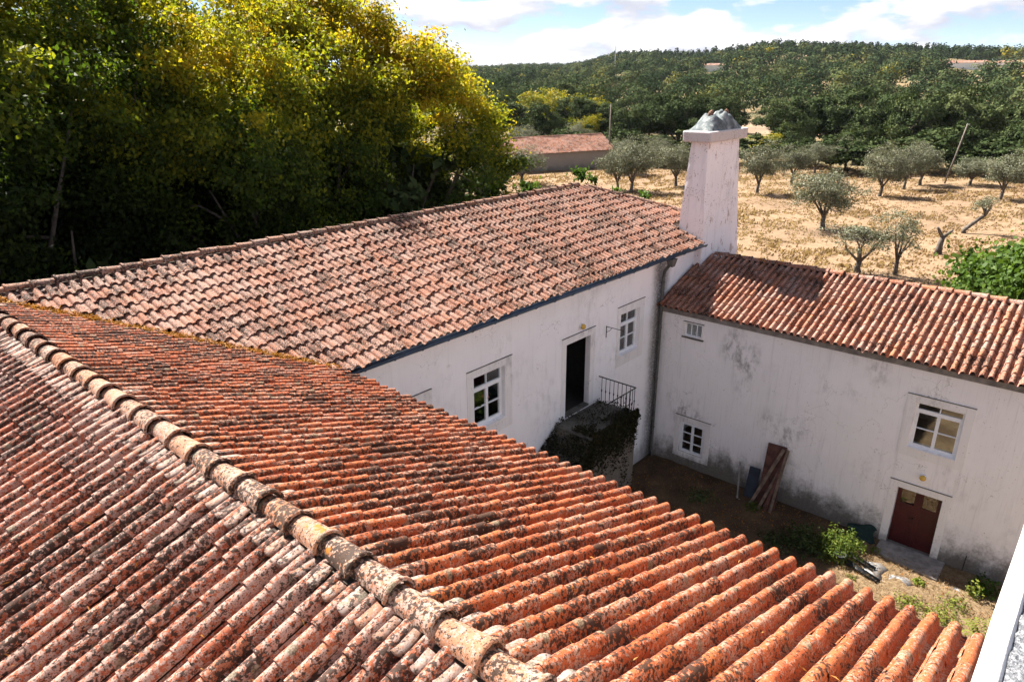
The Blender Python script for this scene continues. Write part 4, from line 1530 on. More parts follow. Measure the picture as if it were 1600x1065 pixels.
olives = [
    (74.7, 46.5, 5.9, 5.5, 'silvery olive tree beside the right end of the long shed'),
    (75.8, 49.2, 5.1, 4.6, 'olive tree in front of the shed end wall, left of its neighbour'),
    (83.0, 45.0, 5.4, 5.1, 'olive tree with forked trunk just left of the chimney'),
    (98.6, 56.7, 4.3, 4.5, 'small olive tree behind the forked one left of the chimney'),
    (82.9, 34.1, 5.5, 4.9, 'olive tree with open forked trunk right of the chimney cap'),
    (95.3, 34.7, 4.8, 4.7, 'rounded olive tree, second one right of the chimney'),
    (67.5, 21.2, 5.4, 5.8, 'largest olive tree with thick bent trunk alone in the dry grass'),
    (91.1, 22.7, 5.5, 5.1, 'olive tree with straight leaning trunk behind the largest olive'),
    (99.5, 22.2, 5.2, 4.4, 'olive tree left of the leaning pole, second from it'),
    (104.5, 21.5, 5.3, 5.2, 'wide olive tree right beside the leaning pole'),
    (105.8, 35.5, 4.4, 4.3, 'olive tree in the back row above the dry grass, left one'),
    (114.0, 33.8, 4.3, 4.9, 'olive tree in the back row above the dry grass, right one'),
    (95.6, 11.4, 4.8, 4.9, 'olive tree at the right edge with a dark single trunk'),
    (101.7, 9.6, 4.5, 4.4, 'olive tree at the far right edge behind its neighbour'),
    (107.8, 16.5, 3.6, 5.0, 'low bushy olive right of the leaning pole'),
    (88.5, 56.0, 4.8, 5.0, 'olive tree behind the ridge of the shed end'),
    (72.2, 62.0, 4.4, 5.4, 'grey olive in front of the long shed wall'),
    (99.0, 84.0, 5.2, 6.0, 'grey olive rising behind the middle of the shed roof'),
    (92.0, 88.5, 5.0, 5.6, 'grey olive rising behind the left part of the shed roof'),
    (108.0, 79.0, 5.2, 5.2, 'grey olive rising behind the right part of the shed roof'),
]
for i, (x, y, h, w, lab) in enumerate(olives):
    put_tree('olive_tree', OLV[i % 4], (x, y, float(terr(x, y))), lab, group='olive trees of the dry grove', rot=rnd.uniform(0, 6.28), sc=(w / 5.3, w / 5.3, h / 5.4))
put_tree('olive_tree', THIN[0], (53.5, 11.5, 0), 'thin sparse olive with bare dark trunk just beyond the right wing ridge', group='olive trees of the dry grove', sc=(1, 1, 1.0))
put_tree('olive_tree', THIN[1], (52.3, 13.6, 0), 'scruffy half dead olive bush just beyond the right wing ridge', group='olive trees of the dry grove', sc=(1.45, 1.45, 0.86))
put_tree('olive_tree', LEANT, (74.1, 11.0, 0), 'small olive with a strongly slanting trunk and tufted top', group='olive trees of the dry grove', rot=0.0)
st = thing('olive_stump', 'leafless pollarded olive stump with forked top in dry grass', 'stump', (63.2, 10.8, 0))
mb = MB()
mb.tube([(63.2, 10.8, -0.2), (63.2, 10.8, 0.3), (63.25, 10.75, 0.8), (63.3, 10.72, 1.25)], [0.32, 0.24, 0.20, 0.20], 9)
mb.build('trunk', M['bark_olive'], st)
for e in ((62.95, 11.15, 2.0), (63.7, 10.2, 1.75)):
    mb = MB()
    mb.tube([(63.3, 10.72, 1.15), tuple(Vector((63.3, 10.72, 1.2)).lerp(Vector(e), 0.6)), e], [0.15, 0.12, 0.09], 7)
    mb.build('limb', M['bark_olive'], st)

# ---- fig tree beyond the right wing
FIG = tree_meshes('fig', 260, 8, 2.5, 2.6, 5.4, 300, 60, 0.20, M['leaf_fig'], M['bark'], 0.22, None, 7, clump_r=0.85, lump=0.3, aspect=0.8, bottom=-0.7)
put_tree('fig_tree', FIG, (32.0, 1.75, 0), 'bright green broad-leaved tree beyond the right wing ridge at the picture edge', rot=1.0, sc=(1, 1, 0.97))

# ---- cork oaks and yellow trees behind the grove


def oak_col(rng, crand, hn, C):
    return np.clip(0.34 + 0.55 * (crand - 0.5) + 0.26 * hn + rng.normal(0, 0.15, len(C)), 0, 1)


OAK = [tree_meshes('oak', 400 + i, 9, 5.2, 3.9, 4.9, 320, 60, 0.38, M['leaf_oak'], M['bark'], 0.32, oak_col, 7, clump_r=1.0, lump=0.40, shell=0.4, bottom=-0.9, holes=0.1, boughs=44, outw=2.0) for i in range(4)]
YEL = [tree_meshes('yellow', 420 + i, 9, 4.0, 4.0, 5.0, 130, 44, 0.46, M['leaf_yellow'], M['bark'], 0.25, oak_col, 6, clump_r=1.3, lump=0.42, shell=0.35, bottom=-0.7, holes=0.4) for i in range(2)]
oaks = [
    (147.1, 46.8, 11.5, 15.5, 'broad dark oak with a visible thick trunk right of the chimney, behind the olives'),
    (139.6, 31.2, 11.0, 12.5, 'large dark oak left of the leaning pole'),
    (141.5, 23.8, 10.5, 13.0, 'large dark oak behind the leaning pole'),
    (138.5, 51.4, 8.0, 9.0, 'lighter green rounded oak left of the broad oak with the visible trunk'),
    (133.9, 72.7, 10.2, 13.5, 'big dark oak directly left of the chimney top'),
    (133.7, 88.1, 7.8, 8.6, 'small dark oak between the yellow trees and the chimney'),
    (123.7, 13.7, 7.6, 9.0, 'pale green oak at the right picture edge behind the olives'),
    (147.3, 107.5, 11.2, 11.5, 'dark oak rising among the yellow trees'),
    (124.6, 36.0, 6.0, 7.0, 'dark bushy oak behind the olive back row'),
    (128.4, 64.2, 6.0, 7.0, 'low oak right behind the chimney cap'),
    (127.0, 80.5, 8.0, 9.5, 'dark round oak between two yellow trees left of the chimney'),
    (119.0, 44.0, 5.5, 6.5, 'dark shrubby oak above the dry grass right of the chimney'),
    (130.0, 21.0, 6.5, 8.0, 'dark low oak below the leaning pole top'),
    (158.0, 117.0, 11.0, 12.5, 'tall dark oak behind the yellow trees, left one'),
    (165.0, 98.0, 11.0, 13.0, 'tall dark oak behind the yellow trees, right one'),
    (160.0, 132.0, 9.0, 12.0, 'dark oak at the right edge of the tall autumn tree'),
    (150.0, 36.0, 10.0, 12.0, 'dark oak filling the gap between two large oaks on the right'),
    (135.0, 8.0, 8.5, 11.0, 'dark oak cut by the right picture edge'),
    (172.0, 82.0, 9.0, 11.0, 'dark oak in the second row above the chimney top'),
    (122.0, 96.0, 7.0, 8.0, 'dark low oak behind the shed ridge end'),
]
ORD = ['first', 'second', 'third', 'fourth', 'fifth', 'sixth', 'seventh', 'eighth', 'ninth', 'tenth', 'eleventh', 'twelfth', 'thirteenth', 'fourteenth', 'fifteenth', 'sixteenth']
fq = random.Random(12)
for row, (r0_, a_lo, a_hi, n_, what) in enumerate(((158, 42.5, 4.5, 14, 'dark oak in the wood edge behind the first oaks, %s from the left'), (178, 43.5, 3.5, 16, 'dark oak in the row before the pale field strip, %s from the left'))):
    for k_ in range(n_):
        a_ = a_lo + (a_hi - a_lo) * (k_ + fq.uniform(-0.25, 0.25)) / (n_ - 1)
        if 21.5 < a_ < 24.8 or (6.0 < a_ < 8.6 and row):
            continue
        r_ = r0_ + fq.uniform(-8, 6)
        oaks.append((r_ * math.cos(R(a_)), r_ * math.sin(R(a_)), fq.uniform(8, 11), fq.uniform(9.5, 13), what % ORD[k_]))
for i, (x, y, h, w, lab) in enumerate(oaks):
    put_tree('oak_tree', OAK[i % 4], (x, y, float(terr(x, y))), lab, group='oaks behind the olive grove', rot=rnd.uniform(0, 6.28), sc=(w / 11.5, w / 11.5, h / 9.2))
fq = random.Random(31)
for k_ in range(16):
    a_ = 41.0 - 36.5 * (k_ + fq.uniform(-0.3, 0.3)) / 15
    r_ = 117 + fq.uniform(-4, 6) + (6 if a_ > 30 else 0)
    x, y = r_ * math.cos(R(a_)), r_ * math.sin(R(a_))
    sc_ = fq.uniform(0.9, 1.5)
    put_tree('hedge_shrub', SHD[k_ % 2], (x, y, float(terr(x, y))), 'dark shrub in the brush behind the olive trees, %s from the left' % ORD[k_], 'shrub', 'brush behind the olive grove', fq.uniform(0, 6), (sc_ * 1.7, sc_ * 1.7, sc_))
yel = [
    (137.0, 113.0, 10.0, 12.0, 'yellow green tree left of the shed ridge, leftmost of the yellow trees'),
    (136.0, 104.0, 11.0, 9.5, 'yellow green tree in the middle of the yellow group above the shed'),
    (132.0, 91.5, 9.0, 7.0, 'golden tree beside the thin pole behind the shed'),
    (122.0, 87.5, 6.5, 5.5, 'small golden tree right of the thin pole'),
    (118.0, 47.5, 4.5, 6.5, 'low yellow green bush above the olives right of the chimney'),
    (176.0, 60.0, 6.0, 6.0, 'small yellow bush in front of the field strip'),
    (205.0, 18.0, 8.0, 9.0, 'yellow green tree at the right edge in the wood'),
]
for i, (x, y, h, w, lab) in enumerate(yel):
    put_tree('yellow_tree', YEL[i % 2], (x, y, float(terr(x, y))), lab, group='yellow trees in the wood edge', rot=rnd.uniform(0, 6.28), sc=(w / 9, w / 9, h / 9.4))

# ---- field strips and vineyard


def patch(name, a0, a1, r0, r1, mat, lift=0.25, na_=30, nr_=12):
    A, Rr = np.meshgrid(np.radians(np.linspace(a0, a1, na_)), np.linspace(r0, r1, nr_), indexing='ij')
    x, y = Rr * np.cos(A), Rr * np.sin(A)
    V = np.stack([x, y, terr(x, y) + lift], -1).reshape(-1, 3)
    ii, jj = np.meshgrid(np.arange(na_ - 1), np.arange(nr_ - 1), indexing='ij')
    F = np.stack([ii * nr_ + jj, ii * nr_ + jj + 1, (ii + 1) * nr_ + jj + 1, (ii + 1) * nr_ + jj], -1).reshape(-1, 4)[:, ::-1]
    o = obj(name, mesh_np(name, V, F, mat, smooth=True))
    o['kind'] = 'structure'
    return o


M['field'] = plain('dry_field', (0.21, 0.145, 0.09), 0.95, 0.25, 0.08, 0.3)
M['vine'] = plain('vineyard_soil', (0.22, 0.15, 0.085), 0.95, 0.45, 0.25, 0.3)
patch('field', 0, 33, 190, 232, M['field'], 0.1)
patch('vineyard', 4.5, 9.7, 560, 700, M['vine'], 0.4)
patch('hill_clearing', 26.2, 29.2, 860, 960, M['vine'], 0.5)
patch('hill_clearing', 37.5, 39.2, 900, 1000, M['vine'], 0.5)

# ---- far wood: thousands of crowns that read as one mass
rg = np.random.default_rng(55)
pos = []
tries = 0
cell = {}


def far_ok(a, r):
    if r < 188:
        return False
    if 186 < r < 236 and -2 < a < 34:
        return False
    if 4.3 < a < 9.9 and 480 < r < 705:
        return False
    if 26.0 < a < 29.4 and 850 < r < 965:
        return False
    if 37.2 < a < 39.4 and 890 < r < 1005:
        return False
    if 25.5 < a < 27.3 and 520 < r < 640:
        return False
    if 8.9 < a < 11.7 and 500 < r < 700:
        return False
    return True


n_try = 12500
aa = rg.uniform(-12, 52, n_try)
rr = np.sqrt(rg.uniform(185 ** 2, 1150 ** 2, n_try))
# a second, thinner belt out to the farthest hill on the left
aa = np.concatenate([aa, rg.uniform(34, 52, 2200)])
rr = np.concatenate([rr, rg.uniform(1100, 1850, 2200)])
order = np.argsort(rr)
sel = []
for q in order:
    a, r = aa[q], rr[q]
    if not far_ok(a, r):
        continue
    x, y = r * math.cos(R(a)), r * math.sin(R(a))
    gap = 10.5 if r < 420 else 9.5 if r < 800 else 9.0 if r < 1100 else 12
    if math.sin(x * 0.021 + 1.0) * math.sin(y * 0.027 + 2.0) + 0.5 * math.sin(x * 0.06 + y * 0.05) > 0.80:
        continue
    key = (int(x // gap), int(y // gap))
    if any((key[0] + i, key[1] + j) in cell and math.hypot(cell[(key[0] + i, key[1] + j)][0] - x, cell[(key[0] + i, key[1] + j)][1] - y) < gap for i in (-1, 0, 1) for j in (-1, 0, 1)):
        continue
    cell[key] = (x, y)
    sel.append((x, y, a, r))
sel = np.array(sel)
VV, FF, LC = [], [], []
base = 0
for (x, y, a, r) in sel:
    rc = float(np.interp(a, _ca, _cr))
    pine = r > rc * 0.80 and 8 < a < 34 and rg.random() < 0.8
    if pine:
        h, w = rg.uniform(9, 13.5), rg.uniform(4.0, 6.0)
    else:
        h, w = rg.uniform(6.5, 12.0), rg.uniform(8.0, 12.5)
    n = 460 if r < 330 else 300 if r < 500 else 150 if r < 800 else 80
    s = 0.70 if r < 330 else 0.95 if r < 500 else 1.35 if r < 800 else 1.7
    d = rg.normal(size=(n, 3))
    d /= np.linalg.norm(d, axis=1)[:, None]
    kk = rg.normal(size=(3, 3)) * 2.0
    ph = rg.uniform(0, 6, 3)
    g = 1 + 0.42 * np.sin(1.6 * (d @ kk.T) + ph).sum(1) / 1.7
    d[:, 2] = np.where(d[:, 2] < -0.5, -d[:, 2], d[:, 2])
    rad_ = np.clip(g, 0.45, 1.35) * rg.uniform(0.82, 1.0, n)
    cz, rz = (h * 0.60, h * 0.42) if pine else (h * 0.58, h * 0.44)
    C = np.stack([d[:, 0] * rad_ * w / 2, d[:, 1] * rad_ * w / 2, d[:, 2] * rad_ * rz + cz], 1)
    C += np.array([x, y, float(terr(x, y))])
    V, F = leaf_quads(C, s, d * 2.8, 0.35, aspect=0.95, rng=rg)
    t = rg.random()
    if pine:
        lc0 = rg.uniform(0.05, 0.25)
    else:
        lc0 = rg.uniform(0.10, 0.68) if t < 0.90 else rg.uniform(0.68, 0.88) if t < 0.985 else 0.98
    lc = np.clip(lc0 + rg.normal(0, 0.07, n), 0, 1)
    VV.append(V)
    FF.append(F + base)
    LC.append(np.repeat(lc, 4))
    base += len(V)
wood = obj('woodland', mesh_np('woodland', np.concatenate(VV), np.concatenate(FF), M['leaf_far'], {'lc': np.concatenate(LC)}))
tag(wood, 'dense green woodland covering the far hills', 'woodland', kind='stuff')


# ---- far houses, mast, poles
def far_house(x, y, rot, L, W, H, lab, rows):
    z = float(terr(x, y)) + 0.2
    e = thing('farmhouse', lab, 'house', (x, y, z), 'white houses on the far hills', world_children=False)
    e.rotation_euler = (0, 0, rot)
    mb = MB()
    mb.box(-L / 2, L / 2, -W / 2, W / 2, -1.0, H)
    mb.build('wall', M['white_far'], e)
    r = MB()
    o = 0.4
    r.add([(-L / 2 - o, -W / 2 - o, H), (L / 2 + o, -W / 2 - o, H), (L / 2 + o, W / 2 + o, H), (-L / 2 - o, W / 2 + o, H), (-L / 2 - o, 0, H + 1.5), (L / 2 + o, 0, H + 1.5)],
          [(0, 1, 5, 4), (2, 3, 4, 5), (0, 4, 3), (1, 2, 5), (3, 2, 1, 0)])
    r.build('roof', M['tile_wing'], e)
    for k_ in range(rows):
        u = -L / 2 + L * (k_ + 0.5) / rows
        w = MB()
        w.box(u - 0.6, u + 0.6, -W / 2 - 0.06, -W / 2 + 0.02, 1.0, 2.3)
        w.build('window', M['dark_window'], e)
        w = MB()
        w.box(-L / 2 - 0.06, -L / 2 + 0.02, -0.6, 0.6, 1.0, 2.3)
        if k_ == 0:
            w.build('window', M['dark_window'], e)


far_house(661 * math.cos(R(10.3)), 661 * math.sin(R(10.3)), R(100), 26, 8, 4.0, 'long low white house on the right hillside below the pines', 6)
far_house(690 * math.cos(R(8.2)), 690 * math.sin(R(8.2)), R(95), 11, 6, 3.0, 'small white house above the vineyard at the right edge', 3)
far_house(620 * math.cos(R(26.4)), 620 * math.sin(R(26.4)), R(115), 17, 8, 4.0, 'white house among the trees on the middle hill', 4)
x, y = 700 * math.cos(R(33.6)), 700 * math.sin(R(33.6))
mast = thing('antenna_mast', 'thin white antenna mast sticking out of the distant wood', 'mast', (x, y, float(terr(x, y))), world_children=False)
mb = MB()
mb.tube([(0, 0, -1), (0, 0, 18), (0, 0, 27)], [0.5, 0.35, 0.2], 6)
mb.build('pole', M['steel'], mast)
mb = MB()
for z in (23, 25.5):
    mb.tube([(-0.9, 0, z), (0.9, 0, z)], 0.12, 5)
mb.build('antenna_arm', M['steel'], mast)
pl = thing('utility_pole', 'slanting wooden utility pole among the olives on the right', 'pole', (107.8, 19.4, 0), world_children=False)
mb = MB()
mb.tube([(0, 0, -0.5), (0.55, -0.6, 3.6), (1.0, -1.1, 7.4)], [0.11, 0.095, 0.075], 8)
mb.build('post', M['post'], pl)
mb = MB()
mb.tube([(0.98, -1.0, 7.25), (1.25, -1.3, 7.30)], 0.05, 6)
mb.build('insulator', M['steel'], pl)
pl = thing('utility_pole', 'upright thin dark pole behind the right end of the shed', 'pole', (96.0, 64.2, 0), world_children=False)
mb = MB()
mb.tube([(0, 0, -0.5), (0, 0, 4), (0.02, 0, 9.3)], [0.14, 0.12, 0.09], 8)
mb.build('post', M['post'], pl)
mb = MB()
mb.tube([(-0.25, 0, 9.0), (0.25, 0, 9.0)], 0.04, 6)
mb.build('insulator', M['steel'], pl)

# ---- long shed beyond the trees
shed = thing('shed', 'long low shed with wavy red tile roof and bare brown wall beyond the autumn trees', 'shed', (86.5, 66.0, 0))
p_r, p_l = Vector((96.0, 62.8, 0)), Vector((73.5, 70.8, 0))
dv = (p_l - p_r).normalized()
nv = Vector((-dv.y, dv.x, 0))
if nv.dot(Vector((1, 1, 0))) < 0:
    nv = -nv
LEN = (p_l - p_r).length
EH, RH, HW = 2.55, 4.65, 4.0


def SP(u, v, z):
    return tuple(p_r + dv * u + nv * v + Vector((0, 0, z)))


mb = MB()
mb.hexa([SP(0.4, 0.45, -0.3), SP(LEN, 0.45, -0.3), SP(LEN, 0.85, -0.3), SP(0.4, 0.85, -0.3), SP(0.4, 0.45, EH), SP(LEN, 0.45, EH), SP(LEN, 0.85, EH), SP(0.4, 0.85, EH)])
mb.hexa([SP(0.4, 2 * HW - 0.85, -0.3), SP(LEN, 2 * HW - 0.85, -0.3), SP(LEN, 2 * HW - 0.45, -0.3), SP(0.4, 2 * HW - 0.45, -0.3),
         SP(0.4, 2 * HW - 0.85, EH), SP(LEN, 2 * HW - 0.85, EH), SP(LEN, 2 * HW - 0.45, EH), SP(0.4, 2 * HW - 0.45, EH)])
mb.build('wall', M['wall_shed'], shed)
mb = MB()
for u in (0.4, LEN - 0.35):
    A = [SP(u, 0.86, -0.3), SP(u, 2 * HW - 0.86, -0.3), SP(u, 2 * HW - 0.86, EH + 0.1), SP(u, HW, RH - 0.15), SP(u, 0.86, EH + 0.1)]
    B = [SP(u + 0.35, 0.86, -0.3), SP(u + 0.35, 2 * HW - 0.86, -0.3), SP(u + 0.35, 2 * HW - 0.86, EH + 0.1), SP(u + 0.35, HW, RH - 0.15), SP(u + 0.35, 0.86, EH + 0.1)]
    mb.add(A + B, [(0, 1, 2, 3, 4), (9, 8, 7, 6, 5)] + [(i, 5 + i, 5 + (i + 1) % 5, (i + 1) % 5) for i in range(5)])
mb.build('gable', M['wall_shed'], shed)
mb = MB()
mb.add([SP(0, 0.1, EH), SP(LEN, 0.1, EH), SP(LEN, HW, RH), SP(0, HW, RH), SP(0, 2 * HW - 0.1, EH), SP(LEN, 2 * HW - 0.1, EH)], [(0, 1, 2, 3), (3, 2, 5, 4)])
roof_s = mb.build('roof', M['deck'], shed)
tl = Tiling()
ss = (nv * HW + Vector((0, 0, RH - EH))).normalized()
PW0, EX0 = PITCH_W, EXPO
tl.slope(SP(LEN, 0, EH + 0.06), -dv, ss, LEN, math.hypot(HW, RH - EH), lambda x, y: True, M['tile_wing'], sag=0.06)
ss2 = (-nv * HW + Vector((0, 0, RH - EH))).normalized()
tl.slope(SP(0, 2 * HW, EH + 0.06), dv, ss2, LEN, math.hypot(HW, RH - EH), lambda x, y: True, M['tile_wing'])
tl.finish(roof_s, 0)
lay_caps(roof_s, SP(0.1, HW, RH + 0.06), SP(LEN, HW, RH + 0.06), M['tile_wing'], 0.44, 0.12, 0.092)

# ---- dry grass of the grove
rg = np.random.default_rng(77)
n = 30000
gx_ = rg.uniform(44, 118, n)
gy_ = rg.uniform(2, 78, n)
aa_ = np.degrees(np.arctan2(gy_, gx_))
ok = (aa_ > 4) & (aa_ < 42) & (np.hypot(gx_, gy_) < 128) & (np.sin(gx_ * 0.9 + 2 * np.sin(gy_ * 0.7)) + np.sin(gy_ * 1.3 + gx_ * 0.4) + rg.normal(0, 0.9, n) > -0.4)
gx_, gy_ = gx_[ok], gy_[ok]
n = len(gx_)
per = 5
idx = np.repeat(np.arange(n), per)
bx = gx_[idx] + rg.normal(0, 0.16, n * per)
by = gy_[idx] + rg.normal(0, 0.16, n * per)
bz = terr(bx, by) - 0.02
hh = rg.uniform(0.12, 0.34, n * per) * (0.6 + 0.4 * np.sin(gx_[idx] * 0.31) * np.sin(gy_[idx] * 0.27))
th = rg.uniform(0, 2 * math.pi, n * per)
wd = rg.uniform(0.05, 0.11, n * per)
lx = 0.25 * hh * rg.normal(0.7, 0.7, n * per)
ly = 0.25 * hh * rg.normal(-1.0, 0.7, n * per)
B0 = np.stack([bx - wd * np.cos(th), by - wd * np.sin(th), bz], 1)
B1 = np.stack([bx + wd * np.cos(th), by + wd * np.sin(th), bz], 1)
T1 = np.stack([bx + lx + wd * 0.4 * np.cos(th), by + ly + wd * 0.4 * np.sin(th), bz + hh], 1)
T0 = np.stack([bx + lx - wd * 0.4 * np.cos(th), by + ly - wd * 0.4 * np.sin(th), bz + hh], 1)
V = np.stack([B0, B1, T1, T0], 1).reshape(-1, 3)
lc = np.clip(0.55 + 0.3 * np.sin(gx_[idx] * 0.15 + 1) * np.sin(gy_[idx] * 0.21) + rg.normal(0, 0.2, n * per), 0, 1)
grass = obj('dry_grass', mesh_np('dry_grass', V, np.arange(len(V)).reshape(-1, 4), M['straw'], {'lc': np.repeat(lc, 4)}))
tag(grass, 'dry straw coloured grass of the olive grove', 'grass', kind='stuff')

# ---- dry moss in the roof valley
rg = np.random.default_rng(91)
n = 8500
t = rg.uniform(0.02, 0.985, n) ** 0.9
den = 0.5 + 0.5 * np.sin(t * 37) * np.sin(t * 13 + 1)
okk = rg.random(n) < 0.25 + 0.75 * den
t = t[okk]
n = len(t)
C = np.stack([XR_F + (XE_F - XR_F) * t + rg.normal(0, 0.06, n), YR_A + (YE_A - YR_A) * t + rg.normal(0, 0.06, n), Z_RA + (Z_EA - Z_RA) * t + 0.085 + np.abs(rg.normal(0, 0.025, n))], 1)
V, F = leaf_quads(C, 0.075, None, 0.5, aspect=0.35, rng=rg)
o = obj('valley_moss', mesh_np('valley_moss', V, F, M['moss_dry'], {'lc': np.repeat(rg.random(n), 4)}), roof_f)
o['kind'] = 'stuff'

# ---- dry twigs and moss bits caught between the tiles
n = 1500
tx = rg.uniform(XL + 0.3, XE_F - 0.2, n)
ty = rg.uniform(0.4, 11.0, n)
row = np.round((ty - TOWER_Y) / PITCH_W) * PITCH_W + TOWER_Y + rg.normal(0.02, 0.04, n)
C = np.stack([tx, row, Z_RA - np.abs(tx - XR_F) * RISE / (XE_F - XR_F) + 0.045 + rg.uniform(0, 0.03, n)], 1)
V, F = leaf_quads(C, 0.07, None, 0.4, aspect=0.16, rng=rg)
o = obj('roof_litter', mesh_np('roof_litter', V, F, M['moss_dry'], {'lc': np.repeat(rg.random(n), 4)}), roof_f)
o['kind'] = 'stuff'

# ================================================================== COURTYARD
# ---- outside stair with landing, ivy and railing
stair = thing('outside_stair', 'overgrown masonry stair and landing leading to the open upper door', 'stair', (15.5, 10.6, 0))
YO = 9.98                              # outer face
XS = 17.0                              # right end of landing
mb = MB()
mb.box(14.72, XS, YO, 11.36, -0.1, 3.34)
mb.build('landing', M['wall_mossy'], stair)
mb = MB()
mb.box(14.72, XS + 0.015, YO - 0.015, 11.362, 3.345, 3.45)
mb.build('landing_slab', M['stone'], stair, 0.015)
nst = 16
for i in range(nst):
    z1 = 3.36 - (i + 1) * 0.20
    if z1 < 0.15:
        break
    mb = MB()
    x1 = 14.69 - i * 0.285
    mb.box(x1 - 0.30, x1, YO + 0.02 + rnd.uniform(0, 0.03), 11.362, -0.1, z1)
    mb.build('step', M['stone'], stair, 0.015)
rail = MB()
HR = 0.84
zr = 3.47
rail.tube([(16.93, 11.34, zr + HR), (16.93, YO + 0.02, zr + HR)], 0.018, 8)
rail.tube([(16.93, YO + 0.02, zr + HR), (16.2, YO + 0.02, zr + HR), (15.3, YO + 0.02, zr + HR)], 0.018, 8)
rl = thing('railing', 'black wrought iron railing round the stair landing', 'railing', (16.93, 10.6, zr))
rail.build('handrail', M['iron'], rl)


def baluster(x, y, z0, z1):
    b = MB()
    b.tube([(x, y, z0), (x, y, z0 + (z1 - z0) * 0.40), (x, y, z0 + (z1 - z0) * 0.46), (x, y, z0 + (z1 - z0) * 0.52), (x, y, z1)], [0.010, 0.010, 0.024, 0.010, 0.010], 7)
    b.build('baluster', M['iron'], rl)


for i in range(9):
    baluster(16.93, 11.22 - i * (11.20 - YO) / 8.2, zr, zr + HR)
for i in range(1, 10):
    baluster(16.93 - i * 0.165, YO + 0.02, zr, zr + HR)

# ivy over landing edge, stair and wall
rg = np.random.default_rng(17)


def ivy(name, pts, size, mat, lab, parent=None, lc=None, out=None, aspect=0.75, cat='ivy'):
    C = np.array(pts)
    V, F = leaf_quads(C, size, out, 0.4, aspect=aspect, rng=rg)
    l = lc if lc is not None else np.clip(rg.normal(0.42, 0.24, len(C)), 0, 1)
    o = obj(name, mesh_np(name, V, F, mat, {'lc': np.repeat(l, 4)}))
    tag(o, lab, cat)
    return o


P = []
for _ in range(12000):                      # hanging mat over the outer face, ragged lower edge
    x = rg.uniform(12.0, 17.05)
    low = 1.9 + 0.55 * math.sin(x * 3.1) + 0.35 * math.sin(x * 7.7 + 1) - 1.2 * max(0, 15.6 - x) + 0.5 * max(0, x - 16.3)
    top = 3.62 if x > 14.7 else 3.5 - (14.7 - x) * 0.72
    z = top - abs(rg.normal(0, 0.45)) * 1.3
    if z < low - rg.exponential(0.18) or z < 0.02:
        continue
    P.append((x, YO - 0.012 - abs(rg.normal(0, 0.035)), z))
for _ in range(11000):                      # over the treads
    x = rg.uniform(11.5, 16.95)
    y = rg.uniform(YO, 11.34)
    top = 3.49 if x > 14.7 else 3.36 - (14.7 - x) * 0.70
    if x > 15.1 and y > 10.45 and rg.random() < 0.82:
        continue
    if math.sin(x * 4 + y * 3) + math.sin(y * 6 - x * 2) + rg.normal(0, 0.6) < -0.4:
        continue
    P.append((x, y, max(0.05, top + 0.01 + abs(rg.normal(0, 0.04)))))
for _ in range(3200):                      # thin withered growth further down the wall
    x = rg.uniform(13.6, 17.0)
    z = rg.uniform(0.1, 3.3)
    if math.sin(x * 6 + z * 2) + math.sin(z * 3 - x * 9) + rg.normal(0, 0.7) < 0.2:
        continue
    P.append((x, YO - 0.008 - abs(rg.normal(0, 0.015)), z))
for _ in range(500):                       # tufts at the right end
    P.append((XS + 0.03 + abs(rg.normal(0, 0.05)), rg.uniform(YO - 0.1, 10.9), 3.42 + rg.normal(0, 0.10) - abs(rg.normal(0, 0.12))))
ivy('ivy', P, 0.062, M['leaf_ivy'], 'dark ivy and withered creepers hanging over the stair landing')
# ---- leaning boards, stick and panel by the right wing wall


def leaning(name, x0, y0, y1top, ytop, ztop, w, th, mat, parent=None, lab=None, cat='board', x_top=20.46, group=None):
    """board whose foot stands at (x0, y0) and whose head rests on the wall at (ytop, ztop)"""
    a = Vector((x0, y0, 0.03))
    b = Vector((x_top, ytop, ztop))
    d = (b - a).normalized()
    s = Vector((0, 1, 0)) - d * d.y
    s.normalize()
    nn = d.cross(s)
    mb = MB()
    P = []
    for q in (a, b):
        P += [q - s * w / 2 - nn * th / 2, q + s * w / 2 - nn * th / 2, q + s * w / 2 + nn * th / 2, q - s * w / 2 + nn * th / 2]
    mb.hexa([tuple(p) for p in P])
    o = mb.build(name, mat, None, 0.004)
    tag(o, lab, cat, group)
    return o


leaning('wide_board', 19.86, 6.72, 0, 6.79, 2.05, 0.60, 0.035, M['plank_dark'], lab='wide dark red-brown board leaning highest against the stained wall', x_top=20.47)
leaning('plank', 19.60, 7.16, 0, 6.56, 2.00, 0.10, 0.04, M['plank'], lab='pale weathered plank slanting across the wide dark board', x_top=20.38, group='planks leaning on the wall')
leaning('plank', 19.62, 6.86, 0, 6.52, 1.45, 0.09, 0.04, M['plank'], lab='short brown plank in the middle of the leaning boards', x_top=20.30, group='planks leaning on the wall')
leaning('plank', 19.66, 6.66, 0, 6.48, 1.75, 0.10, 0.04, M['plank_dark'], lab='dark narrow plank second from the right among the leaning boards', x_top=20.36, group='planks leaning on the wall')
leaning('plank', 19.70, 6.50, 0, 6.43, 2.02, 0.09, 0.04, M['plank'], lab='rightmost thin plank of the leaning boards', x_top=20.40, group='planks leaning on the wall')
leaning('batten', 19.78, 7.62, 0, 7.92, 1.02, 0.05, 0.05, M['concrete'], lab='thin pale batten standing left of the leaning boards', cat='batten', x_top=20.44)
leaning('batten', 19.76, 7.30, 0, 7.56, 0.06, 0.05, 0.05, M['concrete'], lab='short pale batten lying on the ground left of the leaning boards', cat='batten', x_top=19.74)
leaning('panel', 20.06, 7.36, 0, 7.40, 1.0, 0.36, 0.03, M['bluepanel'], lab='faded blue panel leaning behind the boards', cat='panel', x_top=20.46)

